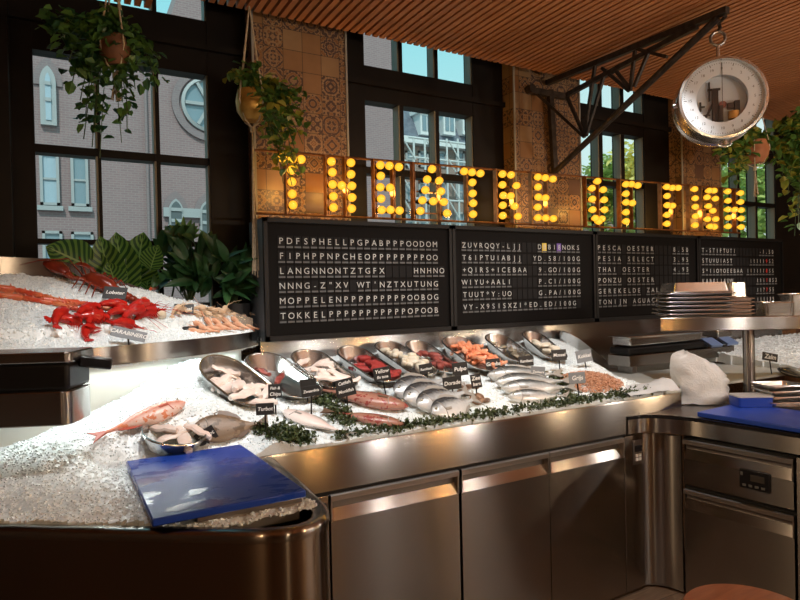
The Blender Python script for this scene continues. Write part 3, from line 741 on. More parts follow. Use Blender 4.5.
# ================================================================== fish
def fish_parts(L, H, TK, skin, fin, tailfork=.6, dors=True, name='fish'):
    mb = MB(); N = 18; n = 14; rings = []
    hp = [(0, .13), (.08, .14), (.2, .32), (.4, .78), (.58, 1), (.72, .97), (.84, .78), (.93, .5), (.985, .22), (1, .05)]
    def ip(u):
        for (a, b), (c, d) in zip(hp, hp[1:]):
            if u <= c: t = (u-a)/(c-a); t = t*t*(3-2*t)*.5+t*.5; return b+(d-b)*t
        return hp[-1][1]
    for i in range(N+1):
        u = i/N; h = ip(u)*H/2; tk = min(TK/2, ip(u)**.8*TK/2); x = -L*.36 + u*L*.86
        yo = -.04*H*math.sin(u*PI)
        rings.append([V((x, yo+h*math.cos(2*PI*k/n), tk*math.sin(2*PI*k/n))) for k in range(n)])
    mb.loft(rings)
    P = [('body', mb, skin)]
    tf = MB(); x0 = -L*.35
    for sg in (1, -1):
        tf.loft([[V((x0, 0, .003)), V((x0, .06*H*sg, .003)), V((x0, .06*H*sg, -.003)), V((x0, 0, -.003))],
                 [V((x0-L*.08, .0, .0025)), V((x0-L*.1, .22*H*sg, .0025)), V((x0-L*.1, .22*H*sg, -.0025)), V((x0-L*.08, 0, -.0025))],
                 [V((x0-L*.14*(1-tailfork*.45), .02*H*sg, .001)), V((x0-L*.16, .40*H*sg, .001)), V((x0-L*.16, .40*H*sg, -.001)), V((x0-L*.14*(1-tailfork*.45), .02*H*sg, -.001))]])
    P.append(('tail_fin', tf, fin))
    def finstrip(u0, u1, top, hh, zz=0):
        f = MB(); R = []
        for i in range(9):
            u = u0+(u1-u0)*i/8; x = -L*.36+u*L*.86; e = ip(u)*H/2*top*.96 - .04*H*math.sin(u*PI); k = hh*H*(.25+math.sin(min(1, i/8*1.15)*PI)**.7)*(1 if i % 2 else .86)
            R.append([V((x, e, zz+.002)), V((x-L*.02, e+k*top, zz+.001)), V((x-L*.02, e+k*top, zz-.001)), V((x, e, zz-.002))])
        return f.loft(R)
    if dors:
        P.append(('dorsal_fin', finstrip(.28, .78, 1, .13), fin)); P.append(('anal_fin', finstrip(.16, .40, -1, .10), fin))
    xe = -L*.36+.915*L*.86; ze = TK/2*min(1, ip(.915)**.8)
    P.append(('eye', MB().ell((xe, .07*H, ze*.86), (.05*H, .05*H, .012), 0, None, 10, 6).ell((xe, .07*H, ze*.86+.007), (.026*H, .026*H, .008), 1, None, 8, 6), [EYE_W, EYE_B]))
    xg = -L*.36+.80*L*.86; g = []
    for i in range(9):
        a = -1.15+2.3*i/8; yy = math.sin(a)*.36*H; u = .80-.055*math.cos(a)+.05
        g.append((-L*.36+u*L*.86-.02*L, yy-.03*H, TK/2*math.sqrt(max(.05, 1-(yy/(ip(u)*H/2))**2))*.99*min(1, ip(u)**.6)))
    P.append(('gill_cover', MB().tube(g, .0022, 5), FIN if fin is not FINR else FINR))
    pf = MB().loft([[V((xg-L*.03, -.05*H, TK/2+.001)), V((xg-L*.03, -.14*H, TK/2)), V((xg-L*.03, -.14*H, TK/2-.003)), V((xg-L*.03, -.05*H, TK/2-.002))],
                    [V((xg-L*.13, -.09*H, TK/2+.004)), V((xg-L*.12, -.17*H, TK/2+.002)), V((xg-L*.12, -.17*H, TK/2)), V((xg-L*.13, -.09*H, TK/2+.002))]])
    P.append(('pectoral_fin', pf, fin))
    return P
_PM = {}
def build_parts(P, root, key=None):
    for i, (nm, mb, mt) in enumerate(P):
        k = (key, i)
        if key is not None and k in _PM: part(nm, _PM[k], None, root)
        else:
            o = part(nm, mb, mt, root)
            if key is not None: _PM[k] = o.data
def lay_fish(name, label, cat, tail, head, Hf, Tf, skin, fin, hf=bedh, group=None, key=None, sink=.3, flip=False, n=None, **k):
    p, q = drop(*tail, hf), drop(*head, hf); L = (q-p).length
    nn = n or surf_n(hf, (p+q)/2); mir = nn.cross((q-p).normalized()).z < 0       # keep the back of the fish uppermost
    M = frame_on(q, p, nn, L*Tf*(.5-sink)) if mir else frame_on(p, q, nn, L*Tf*(.5-sink))
    if flip: M = M @ R3(PI)
    t = thing(name, label, cat, M.translation, rot_of(M), group)
    FP_ = fish_parts(L, L*Hf, L*Tf, skin, fin, **k)
    if mir:
        for _, mb_, _m in FP_: mb_.v = [(-x_, y_, z_) for x_, y_, z_ in mb_.v]
    build_parts(FP_, t)
    return t
lay_fish('red_gurnard', 'whole rosy red fish lying on the ice behind the blue board', 'fish', (92, 443), (186, 407), .27, .17, F_RED, FINR, sink=.12)
lay_fish('flatfish', 'brown flatfish lying on the ice right of the small front tray', 'fish', (268, 424), (192, 431), .42, .09, F_FLAT, FINB, tailfork=0, sink=.05)
lay_fish('monkfish', 'upper red brown fish lying between green garnish near the front edge', 'fish', (308, 392), (408, 412), .25, .13, F_BROWN, FINB, tailfork=0, sink=.1)
lay_fish('monkfish', 'lower red brown fish nearest the front edge beside the garnish', 'fish', (322, 414), (404, 428), .22, .12, F_BROWN, FINB, tailfork=0, sink=.1)
lay_fish('pale_fish', 'pale pink fish lying left of the red brown fish at the front edge', 'fish', (352, 439), (282, 414), .26, .12, F_PINK, FIN, sink=.12)
FTILT = V((-.30, -.72, .62)).normalized()
BR = [((446, 384), (390, 399), 'topmost'), ((456, 390), (400, 406), 'second from the top'), ((466, 396), (413, 412), 'third from the top'), ((474, 403), (428, 419), 'lowest')]
for i, (a, b, w) in enumerate(BR):
    lay_fish('silver_bream', '%s of the four overlapping silver bream' % w, 'fish', a, b, .40, .16, F_BREAM, FIN, group='overlapping silver bream', sink=-.25, n=FTILT)
BS = [((560, 378), (484, 380), 'topmost'), ((570, 385), (492, 387), 'second from the top'), ((574, 391), (498, 393), 'third from the top'), ((568, 399), (505, 400), 'lowest')]
for i, (a, b, w) in enumerate(BS):
    lay_fish('sea_bass', '%s of the four long silver bass' % w, 'fish', a, b, .24, .15, F_BASS, FIN, group='row of silver bass', sink=-.15, n=FTILT)
lay_fish('silver_fish', 'silver fish on the far right ice patch behind the post', 'fish', (815, 383), (778, 370), .26, .15, F_BASS, FIN, hf=bed2)

# ================================================================== steel trays with fish in them
def tray(a, b, W, label, i, hback=.075, hfront=.030, n=None):
    p, q = drop(*b, bedh), drop(*a, bedh)             # x runs to the back end
    if q.y > 2.975: q = p + (q-p)*((2.975-p.y)/(q.y-p.y)); q.z = bedh(q.x, q.y)
    L = (q-p).length; M = frame_on(p, q, BN, .006)
    t = thing('oval_tray', label, 'tray', M.translation, rot_of(M), 'oval steel trays on the ice')
    def zr(x): u = min(1, max(0, x/L+.5)); return hfront + (hback-hfront)*u**1.2
    def ring(f, zf, e=0):
        return [V((x*f, y*f, zf if zf < .012 else zr(x)+e)) for x, y in stadium(L, W, 10)]
    pan = MB().loft([ring(.80, 0), ring(1.0, 1), ring(.985, 1), ring(.79, .004)], caps=True)
    part('pan', pan, STEELV, t, angle=50)
    st = stadium(L, W, 10); rp = [V((x, y, zr(x)+.002)) for x, y in st]
    part('rolled_rim', MB().tube(rp + [rp[0], rp[1]], .005, 6), STEELV, t)
    return t, M, L
def pieces(M, L, W, n, mat, nm, label, cat, grp, kind, seed, size=.035, x0=-.42, x1=.30, z=.018):
    rg = random.Random(seed)
    for k in range(n):
        u = x0+(x1-x0)*(k+.5)/n; s = size*rg.uniform(.8, 1.4)
        lo = V((u*L+rg.uniform(-.02, .02), rg.uniform(-.30, .30)*W, z+rg.uniform(0, .022)))
        if kind == 'chunk': m = MB().loft([[V((sx*s*f, sy*s*.62*f, zz)) for sx, sy in ((-1,-.8),(.1,-1),(1,-.7),(.9,.6),(.1,1),(-.9,.7))] for f, zz in ((.8, -.010), (1, 0), (.95, .012), (.6, .018))])
        elif kind == 'fillet':
            R = []
            for j in range(7):
                v_ = j/6; w_ = s*.42*math.sin(PI*(.08+.84*v_))**.6; x_ = (v_-.5)*s*2.6
                R.append([V((x_, w_*math.cos(2*PI*c/8), .010*math.sin(2*PI*c/8)+.006*math.sin(v_*PI)+.004*math.sin(j*2+k))) for c in range(8)])
            m = MB().loft(R)
        elif kind == 'shell': m = MB().ell((0, 0, 0), (s, s*.55, s*.34), 0, None, 10, 6)
        o = part(nm, m, mat, bevel=.003 if kind == 'chunk' else 0)
        o.matrix_world = M @ T(lo) @ R3(rg.uniform(-.35, .35), rg.uniform(-.35, .35), rg.uniform(0, 6.28)); tag(o, label, cat, grp)
TR = [
 ((203, 374), (264, 411), .215, 'leftmost oval steel tray with white fish pieces at its front end', 'fillet', MEATW, 15, 'white_fish_piece', 'white and pink fish pieces in the leftmost large steel tray', 'white pieces in the leftmost tray', .045),
 ((255, 370), (312, 404), .20, 'second large steel tray from the left, almost empty, behind the paired black signs', 'fillet', MEATD, 3, 'grey_fillet', 'dark fillet in the second large steel tray from the left', 'fillets in the second tray', .04),
 ((300, 366), (348, 396), .19, 'third large steel tray from the left with pale pink fish chunks', 'fillet', MEATW, 15, 'pink_fish_chunk', 'pale pink fish chunk in the third large tray from the left', 'pale pink chunks in the third tray', .045),
 ((343, 362), (394, 388), .18, 'fourth large steel tray from the left with dark red tuna', 'chunk', MEATR, 12, 'tuna_piece', 'dark red tuna piece in the fourth large tray from the left', 'tuna in the fourth tray', .040),
 ((380, 356), (430, 382), .17, 'fifth large steel tray from the left heaped with cream coloured pieces', 'chunk', MEATC, 14, 'cream_fish_piece', 'cream coloured piece in the tray right of the tuna', 'cream pieces in the fifth tray', .026),
 ((410, 355), (455, 379), .16, 'sixth large steel tray from the left with maroon and pink meat', 'chunk', MEATD, 9, 'maroon_fish_piece', 'maroon piece in the tray left of the orange salmon', 'maroon pieces in the sixth tray', .034),
 ((444, 348), (496, 377), .21, 'wide steel tray heaped with orange salmon strips', 'fillet', MEATO, 22, 'salmon_strip', 'orange salmon strip in the wide steel tray', 'salmon strips', .034),
 ((488, 346), (526, 368), .17, 'steel tray of shells right of the salmon tray', 'shell', MEATG, 14, 'mussel', 'grey mussel shell in the tray right of the salmon', 'mussels in the eighth tray', .022),
 ((526, 344), (560, 365), .15, 'small steel tray with cream pieces, second from the right end of the back row', 'chunk', MEATC, 7, 'cream_shellfish_piece', 'cream piece in the second steel tray from the right end', 'cream pieces in the ninth tray', .030),
 ((560, 344), (600, 366), .16, 'rightmost steel tray of the back row, filled with dark shells', 'shell', MEATG, 16, 'dark_mussel', 'dark shell in the rightmost steel tray of the back row', 'shells in the rightmost tray', .022),
 ((140, 446), (204, 448), .19, 'small oval steel tray with fillets behind the blue board', 'fillet', MEATW, 5, 'small_fillet', 'pink fillet in the small steel tray behind the blue board', 'fillets in the front tray', .045),
]
for i, (a, b, W_, lab, kd, mt, n_, nm, pl, grp, sz) in enumerate(TR):
    t, M, L = tray(a, b, W_, lab, i, *((.05, .045) if i == 10 else ()))
    pieces(M, L, W_, n_, mt, nm, pl, 'fish piece' if kd != 'shell' else 'shellfish', grp, kd, 50+i, sz, x0=-.46, z=.034 if i in (4, 6, 9) else .026)
    if i == 6: pieces(M, L, W_, 16, mt, nm, pl, 'fish piece', grp, kd, 90, sz, -.42, .34, .044); pieces(M, L, W_, 12, mt, nm, pl, 'fish piece', grp, kd, 95, sz, -.3, .2, .058)
    if i == 4: pieces(M, L, W_, 8, mt, nm, pl, 'fish piece', grp, kd, 91, sz, -.38, .2, .036)
# shellfish lying loose
rg = random.Random(5)
OY = [(457, 386), (463, 391), (469, 389), (461, 395), (467, 396), (474, 402), (480, 399), (486, 403), (479, 404), (475, 388)]
for k, (x, y) in enumerate(OY):
    p = bedp(x, y); m = MB().ell((0,0,0), (.030, .022, .011), 0, None, 10, 6)
    m.v = [(a*(1+.25*noise.noise(V((a*60, b*60, k)))), b*(1+.3*noise.noise(V((a*70, b*70, k+9)))), c) for a, b, c in m.v]
    o = part('oyster', m, SHELLB); o.matrix_world = T(p+V((0,0,.012))) @ R3(rg.uniform(-.5,.5), rg.uniform(-.5,.5), rg.uniform(0,6)); tag(o, 'rough brown oyster on the ice between the bream and the bass', 'oyster', 'brown oysters')
for k in range(26):
    x, y = rg.uniform(543, 572), rg.uniform(372, 396); y += (x-557)*.35
    p = bedp(x, y); o = part('clam', MB().ell((0,0,0), (.018, .014, .009), 0, None, 9, 6), MEATG if k % 3 else WEED)
    o.matrix_world = T(p+V((0,0,.010))) @ R3(rg.uniform(-.6,.6), rg.uniform(-.6,.6), rg.uniform(0,6)); tag(o, 'small mottled clam in the heap left of the brown shrimps', 'clam', 'heap of clams')
def pile(name, label, cat, centre, rx, ry, hh, n, size, mat, seed, kind='curl'):
    c = bedp(*centre); rg = random.Random(seed); mb = MB()
    for k in range(n):
        r = math.sqrt(rg.random()); a = rg.uniform(0, 6.28); X, Y = c.x+rx*r*math.cos(a), c.y+ry*r*math.sin(a)
        z = bedh(X, Y)+hh*(1-r*r)*rg.uniform(.6, 1)+.004
        M = T(X, Y, z) @ R3(rg.uniform(-1,1), rg.uniform(-1,1), rg.uniform(0,6.28)); s = size*rg.uniform(.7,1.3)
        mb.tube([(-s, 0, 0), (-s*.3, s*.45, 0), (s*.5, s*.4, 0), (s, -.1*s, 0)], [s*.22, s*.34, s*.28, s*.08], 5, 0, M)
    o = part(name, mb, mat); return tag(o, label, cat, None, 'stuff')
pile('brown_shrimps', 'heap of tiny brown shrimps beside the grey sign at the right end of the ice', 'shrimp', (591, 383), .20, .13, .035, 1100, .011, SHRB, 3)
def weed(name, label, spots, n, spread, seed, size=.016):
    rg = random.Random(seed); mb = MB()
    for k in range(n):
        x, y = rg.choice(spots); p = bedp(x+rg.gauss(0, spread), y+rg.gauss(0, spread*.45))
        if p.y < 2.138: p.y = 2.138+rg.random()*.03
        z = max(bedh(p.x, p.y), .99)+rg.uniform(.002, .022); M = T(p.x, p.y, z) @ R3(rg.uniform(-1.2,1.2), rg.uniform(-1.2,1.2), rg.uniform(0,6.28)); s = size*rg.uniform(.6,1.4)
        mb.add([(0,0,0), (s*.5, s*.35, s*.2), (s, s*.1, 0), (s*1.2, -s*.2, s*.15), (s*.6, -s*.4, s*.1), (s*.5, 0, s*.25)], [(0,5,1),(1,5,2),(2,5,3),(3,5,4),(4,5,0)], 0, M)
    o = part(name, mb, WEED, smooth=False); return tag(o, label, 'garnish', None, 'stuff')
edge = []
for k in range(60):
    X = .95+k*(1.80/59); d = V((X, 2.165, .995))-CAMP; w_ = d.dot(FW); edge.append((400+FOC*d.dot(RT)/w_, 300-FOC*d.dot(UP)/w_))
weed('seaweed_garnish', 'strip of dark green seaweed along the steel front edge of the ice', edge, 1700, 3.4, 1)
weed('parsley_garnish', 'dark green parsley heap at the left end of the front edge', [(262, 432), (275, 437), (290, 441), (305, 441), (283, 430), (296, 436)], 700, 5, 2)
weed('herb_garnish', 'green herbs above and left of the red brown fish', [(322, 404), (333, 409), (342, 415), (348, 424), (328, 402), (338, 420)], 600, 4.5, 3)
weed('green_garnish', 'green herbs between the bass and the brown shrimps', [(556, 380), (562, 387), (566, 395), (572, 401), (580, 402)], 420, 4, 4)

# ================================================================== shellfish on the raised shelf
def prawn_parts(L, shell, thin=1.0, curl=1.0):
    body = MB(); N = 12; pts = []; rs = []
    for i in range(N+1):
        u = i/N; a = -.2+1.2*u*curl; pts.append((L*.55*math.cos(a*.9)-.1*L, L*.62*math.sin(a)-.2*L, .02*L*math.sin(u*5)))
        rs.append(L*.10*thin*(1.22 if u < .35 else (1-u)*.95+.42)*(1+.14*(i % 2)*(u > .35)) if i else L*.045)
    body.tube(pts, rs, 9)
    p0, p1 = V(pts[0]), V(pts[1]); d = (p0-p1).normalized()
    head = MB().tube([p0, p0+d*L*.10+V((0,0,L*.02)), p0+d*L*.26+V((0,0,L*.04))], [L*.06*thin, L*.03, L*.004], 7)
    for s in (-1, 1): head.ell(p0+d*L*.05+V((0,0,L*.03))+V((-d.y, d.x, 0))*s*L*.045, (L*.018,)*3, 1, None, 7, 5)
    ant = MB()
    for s in (-1, 1, .4): ant.tube([p0+d*L*.1, p0+d*L*.35+V((s*L*.1, s*L*.12, L*.08)), p0+d*L*.7+V((s*L*.3, s*L*.25, L*.02))], [.0016, .0011, .0007], 5)
    legs = MB()
    for i in range(5):
        c = V(pts[i+1]); t = (V(pts[i+2])-V(pts[i])).normalized(); nr = V((t.y, -t.x, 0))
        for s in (-1, 1): legs.tube([c, c+nr*-L*.16+V((0,0,s*L*.05)), c+nr*-L*.27+t*L*-.04+V((0,0,s*L*.03))], [L*.014, L*.010, L*.004], 5)
    e = V(pts[-1]); t = (e-V(pts[-2])).normalized(); tail = MB()
    for s in (-.6, -.2, .2, .6):
        a = V((t.x*math.cos(s)-t.y*math.sin(s), t.x*math.sin(s)+t.y*math.cos(s), 0)); b = V((-a.y, a.x, 0))
        tail.loft([[e+b*k*L*.02+V((0,0,z)) for k, z in ((-1,.002),(1,.002),(1,-.002),(-1,-.002))], [e+a*L*.12+b*k*L*.035+V((0,0,z)) for k, z in ((-1,.003),(1,.003),(1,-.001),(-1,-.001))], [e+a*L*.17+b*k*L*.012+V((0,0,z)) for k, z in ((-1,.002),(1,.002),(1,0),(-1,0))]])
    return [('body', body, shell), ('head', head, [shell, EYE_B]), ('antennae', ant, shell), ('legs', legs, shell), ('tail_fan', tail, shell)]
def lay_proto(parts, key, name, label, cat, xy, ang, lift, group, hf=shelfh, flip=1, tilt=0):
    p = drop(*xy, hf); n = surf_n(hf, p); x = V((math.cos(ang), math.sin(ang), 0)); x = (x-n*x.dot(n)).normalized()
    M = frame_on(p-x*.01, p+x*.01, n, lift)
    if flip < 0: M = M @ R3(PI)
    if tilt: M = M @ R3(tilt)
    t = thing(name, label, cat, M.translation, rot_of(M), group); build_parts(parts, t, key); return t
PR = prawn_parts(.165, PRAWN, 1.15); 
CP = [((x, y), 1.6+.55*((k*7) % 5)/4+(0 if k % 3 else .5), 1) for k, (x, y) in enumerate([(150, 327), (142, 320), (136, 329), (128, 318), (121, 327), (112, 321), (104, 331), (94, 325), (84, 334), (72, 329), (62, 336), (128, 337), (104, 339)])]
for i, (xy, a, fl) in enumerate(CP):
    lay_proto(PR, 'prawn', 'red_prawn', 'deep red prawn in the heap behind the grey sign on the raised shelf', 'prawn', xy, a, .016+.010*(i % 3), 'heap of deep red prawns', flip=fl, tilt=rg.uniform(-.4, .4))
SHP = prawn_parts(.135, SHRIMP, .8, .8); SHT = prawn_parts(.12, SHRIMPT, .8, .9)
for i in range(13):
    x, y = 202+i*4.3, 330-(i % 2)*3 - i*.25
    lay_proto(SHP, 'shrimp', 'pink_shrimp', 'pink shrimp in the front row at the right end of the raised shelf', 'shrimp', (x, y), -2.2+rg.uniform(-.2,.2), .012+.006*(i % 2), 'front row of pink shrimps', tilt=rg.uniform(-.3,.3))
for i in range(14):
    x, y = 182+i*5.2, 319-(i % 2)*2.5+i*.45
    lay_proto(SHT, 'shrimpt', 'tan_shrimp', 'pale tan shrimp in the back row at the right end of the raised shelf', 'shrimp', (x, y), 2.2+rg.uniform(-.6,.6), .012+.007*(i % 2), 'back row of tan shrimps', tilt=rg.uniform(-.4,.4))
def crab_leg(a, b, r, label, i, joints=(.42, .72), sag=.02):
    p, q = drop(*a, shelfh), drop(*b, shelfh); L = (q-p).length; M = frame_on(p, q, surf_n(shelfh, (p+q)/2), r*.9)
    t = thing('king_crab_portion', label, 'crab leg', M.translation, rot_of(M), 'king crab legs')
    cuts = [0] + list(joints) + [1]
    for k, (u, w) in enumerate(zip(cuts, cuts[1:])):
        m = MB(); rr = r*(1-.45*u); x0, x1 = (u-.5)*L, (w-.5)*L; y0 = sag*math.sin(u*PI); y1 = sag*math.sin(w*PI)
        m.tube([(x0, y0, 0), (x0+.1*(x1-x0), y0, 0), ((x0+x1)/2, (y0+y1)/2, 0), (x1-.06*(x1-x0), y1, 0), (x1, y1, 0)], [rr*.7, rr, rr*.82, rr*.95, rr*.6], 9)
        for j in range(7):
            xx = x0+(x1-x0)*(j+.6)/7.5; an = rg.uniform(0, PI); yy = y0+(y1-y0)*(j+.6)/7.5
            m.tube([(xx, yy+math.cos(an)*rr*.7, math.sin(an)*rr*.7), (xx-.006, yy+math.cos(an)*rr*1.5, math.sin(an)*rr*1.5)], [.004, .0006], 5)
        part('leg_segment', m, CRABL, t)
    return t
crab_leg((-26, 288), (66, 306), .017, 'upper long orange red crab leg on the ice at the left edge', 0)
crab_leg((-22, 296), (78, 312), .015, 'lower long orange red crab leg at the left edge, just below the upper one', 1)
crab_leg((40, 303), (116, 313), .015, 'orange crab leg pointing at the cream crab meat under the lobster', 2, (.5,))
crab_leg((150, 291), (186, 285), .010, 'thin orange crab leg lying by the black planter', 3, (.5,))
def crab_chunk(xy, label, r=.03, claw=False):
    p = drop(*xy, shelfh); t = thing('crab_piece', label, 'crab piece', p+V((0,0,r*.6)), R3(0, 0, rg.uniform(0, 3)), 'cut crab pieces')
    m = MB().ell((0,0,0), (r*1.1, r*.8, r*.75), 0, None, 12, 8); m.v = [(a*(1+.3*noise.noise(V((a*50, b*50, c*50)))), b*(1+.3*noise.noise(V((a*60, c*50, b*60)))), c) for a, b, c in m.v]
    part('meat', m, CRABW, t)
    sh_ = MB().tube([(0, r*.5, r*.2), (r*.5, r*1.1, r*.6), (r*1.5, r*1.5, r*.7)] if claw else [(0, 0, r*.5), (0, r*.3, r*.9), (r*.4, r*.5, r)], [r*.6, r*.55, r*.15] if claw else [r*.5, r*.42, r*.2], 9)
    part('shell', sh_, CRABL, t)
crab_chunk((120, 315), 'cream crab meat at the end of the long crab legs', .036)
crab_chunk((146, 309), 'cream crab piece with red shell right of the black lobster sign', .030)
crab_chunk((161, 318), 'cut crab claw with bright orange tip left of the tan shrimps', .028, True)
# lobster with two large claws
p = drop(97, 297, shelfh); n = surf_n(shelfh, p)
M = frame_on(drop(122, 301, shelfh), drop(70, 276, shelfh), n, .03)
M = M @ Matrix.Scale(1.0, 4)
lob = thing('lobster', 'brown red lobster with large claws lying on the ice beside the black sign', 'lobster', M.translation, rot_of(M))
L = .30
part('carapace', MB().tube([(-.09,0,0),(-.07,0,.005),(-.02,0,.008),(.03,0,.006),(.055,0,0),(.085,0,-.002)], [.024,.034,.037,.031,.018,.004], 12), LOBS, lob)
ab = MB()
for k in range(6): ab.ell((-.10-k*.021, -.004*k, -.002*k), (.016, .030-.0025*k, .024-.002*k), 0, None, 12, 7)
part('abdomen', ab, LOBS, lob)
tf = MB()
for s in (-.7,-.35,0,.35,.7): tf.ell((-.235-.012*math.cos(s), -.02+.035*math.sin(s), -.012), (.026,.014,.004), 0, None, 9, 5)
part('tail_fan', tf, LOBS, lob)
for s, sc_ in ((1, 1.25), (-1, .95)):
    arm_ = MB().tube([(.04, s*.02, 0), (.07, s*.06, .0), (.10, s*.065, .01)], [.009, .012, .016], 8)
    cl = part('claw', arm_.loft([[V((.10+u*.13*sc_, s*(.065-.012*u*(1-u)*4)+w_*sc_*math.cos(2*PI*k/10), .012+w_*.62*sc_*math.sin(2*PI*k/10))) for k in range(10)] for u, w_ in ((0,.014),(.15,.026),(.4,.034),(.6,.031),(.8,.022),(.93,.012),(1,.004))]), LOBS, lob)
    part('pincer', MB().tube([(.10+.05*sc_, s*.03, .015), (.10+.09*sc_, s*.022, .015), (.10+.125*sc_, s*.042, .013)], [.012*sc_, .010*sc_, .003], 8), LOBS, cl)
for s in (-1, 1):
    for k in range(4): part('leg', MB().tube([(.02-.025*k, s*.03, 0), (.03-.03*k, s*.075, .02), (.03-.035*k, s*.105, -.02)], [.006,.0045,.002], 6), LOBS, lob)
an = MB()
for s in (-1, 1): an.tube([(.07, s*.01, .005), (.14, s*.03, .06), (.22, s*.10, .03), (.26, s*.16, .0)], [.003,.0025,.002,.001], 6)
part('antennae', an, LOBS, lob)

# ================================================================== sign cards
def sign(xy, text, label, w=.078, h=.05, hf=bedh, base=None, rz=-.32, ry=0, tilt=-.12, stake=.055, mat=None, txt=None, th=.0, lines=None):
    """card on a stake: xy is the card centre in the photo, base the stake foot"""
    b = drop(*(base or (xy[0], xy[1]+14)), hf)
    d = ray(*xy); cc = CAMP + d*(b.y/d.y)
    if (cc-b).length > .16: cc = b+V((0, 0, stake+h/2))
    t = thing('sign_card', label, 'sign', cc, R3(tilt, 0, rz) @ R3(0, ry, 0), 'sign cards')
    WORLD[t.name] = T(cc) @ R3(tilt, 0, rz) @ R3(0, ry, 0)
    part('card', MB().box((0, 0, 0), (w, .004, h)), mat or TAGB, t, bevel=.0012)
    Li = lines or ([text] if text else []); gm = MB()
    for k, s in enumerate(Li):
        hh = (th or min(h*.80/len(Li)**.8, w*1.75/max(3.4, len(s))))
        vs, fs = text_geo(s, hh, .18, .02)
        gm.add([(x, -.0028, y + (len(Li)-1)*h*.2 - k*h*.42) for x, y, z in vs], fs)
    if Li: part('lettering', gm, CHALK, t, smooth=False)
    Wi = WORLD[t.name].inverted(); foot = Wi @ (b-V((0,0,.03)))
    if (b-cc).length > .03: part('stake', MB().tube([foot, (0, .003, -h*.3)], .0035, 6), BLACK, t)
    return t
sign((265, 409), 'Turbot', 'black sign reading Turbot beside the flatfish', .066, .044, base=(266, 432))
sign((275, 391), '', 'black two line sign reading Fish & Chips, leftmost of the back signs', .054, .056, base=(276, 415), lines=['Fish &', 'Chips'])
sign((308, 383), '', 'blank upper sign of the left overlapping pair', .072, .036, base=(307, 404), rz=-.32, ry=-.12)
sign((311, 391), 'Zwaardvis', 'lower sign of the left overlapping pair, with white writing', .080, .044, base=(311, 415), ry=-.12)
sign((344, 383), 'Catfish', 'upper sign of the overlapping pair above the red brown fish', .080, .036, base=(346, 403), ry=-.22)
sign((346, 391), 'Monkfish', 'lower sign of the overlapping pair above the red brown fish', .084, .046, base=(348, 410), ry=-.20)
sign((382, 374), '', 'black sign with two lines in front of the tuna tray', .080, .062, base=(387, 395), ry=-.12, lines=['Yellow', 'fin tuna'])
sign((426, 369), 'Rambaat', 'black sign in front of the cream pieces, left of the salmon', .068, .052, base=(430, 384), ry=-.14)
sign((460, 369), 'Pulpo', 'black sign reading Pulpo in front of the orange salmon', .080, .066, base=(461, 386), ry=-.08)
sign((493, 364), 'Gamba', 'black sign at the right end of the salmon tray', .080, .056, base=(493, 378), ry=-.06)
sign((452, 383), 'Dorade', 'black sign reading Dorade above the silver bream', .088, .060, base=(452, 399), ry=-.10)
sign((476, 381), '', 'small upright black sign among the brown oysters', .052, .066, base=(476, 397), lines=['Zee', 'bars'], ry=-.12)
sign((526, 361), 'Rambaat', 'black sign above the bass, in front of the small cream tray', .084, .056, base=(526, 375), ry=-.06)
sign((538, 372), 'Zeebaars', 'grey sign with white lettering behind the tails of the bass', .076, .056, base=(541, 386), mat=TAGG, ry=.1)
sign((559, 355), 'Mossel', 'black sign left of the rightmost tray', .088, .060, base=(560, 373), ry=-.03)
sign((584, 356), 'Kokkel', 'grey sign in front of the rightmost tray', .098, .070, base=(587, 368), mat=TAGG, ry=-.14)
sign((577, 378), 'Grijs', 'grey sign reading Grijs on the heap of brown shrimps', .088, .056, base=(580, 398), mat=TAGG, ry=-.02)
sign((206, 436), 'Tarbot', 'tilted black sign leaning on the small tray by the blue board', .072, .050, base=(210, 444), rz=-.2, ry=-.5)
sign((115, 293), 'Lobster', 'large black sign leaning on the lobster', .092, .062, hf=shelfh, base=(118, 309), rz=-.2, ry=.12, tilt=-.6)
sign((129, 334), 'CARABINERO', 'grey sign with white capitals on the deep red prawns', .125, .042, hf=shelfh, base=(130, 347), rz=-.15, ry=.30, tilt=-.5, mat=TAGG)
sign((187, 328), '', 'thin black sign lying flat left of the pink shrimps', .10, .03, hf=shelfh, base=(187, 330), rz=-.2, tilt=-1.25)
sign((184, 309), 'Garnaal', 'black sign behind the tan shrimps beside the planter', .085, .05, hf=shelfh, base=(184, 314), rz=-.2, ry=.05, tilt=-.5)
sign((770, 357), 'Zalm', 'black sign on the far right ice patch behind the post', .11, .05, hf=bed2, base=(772, 372), ry=.2)
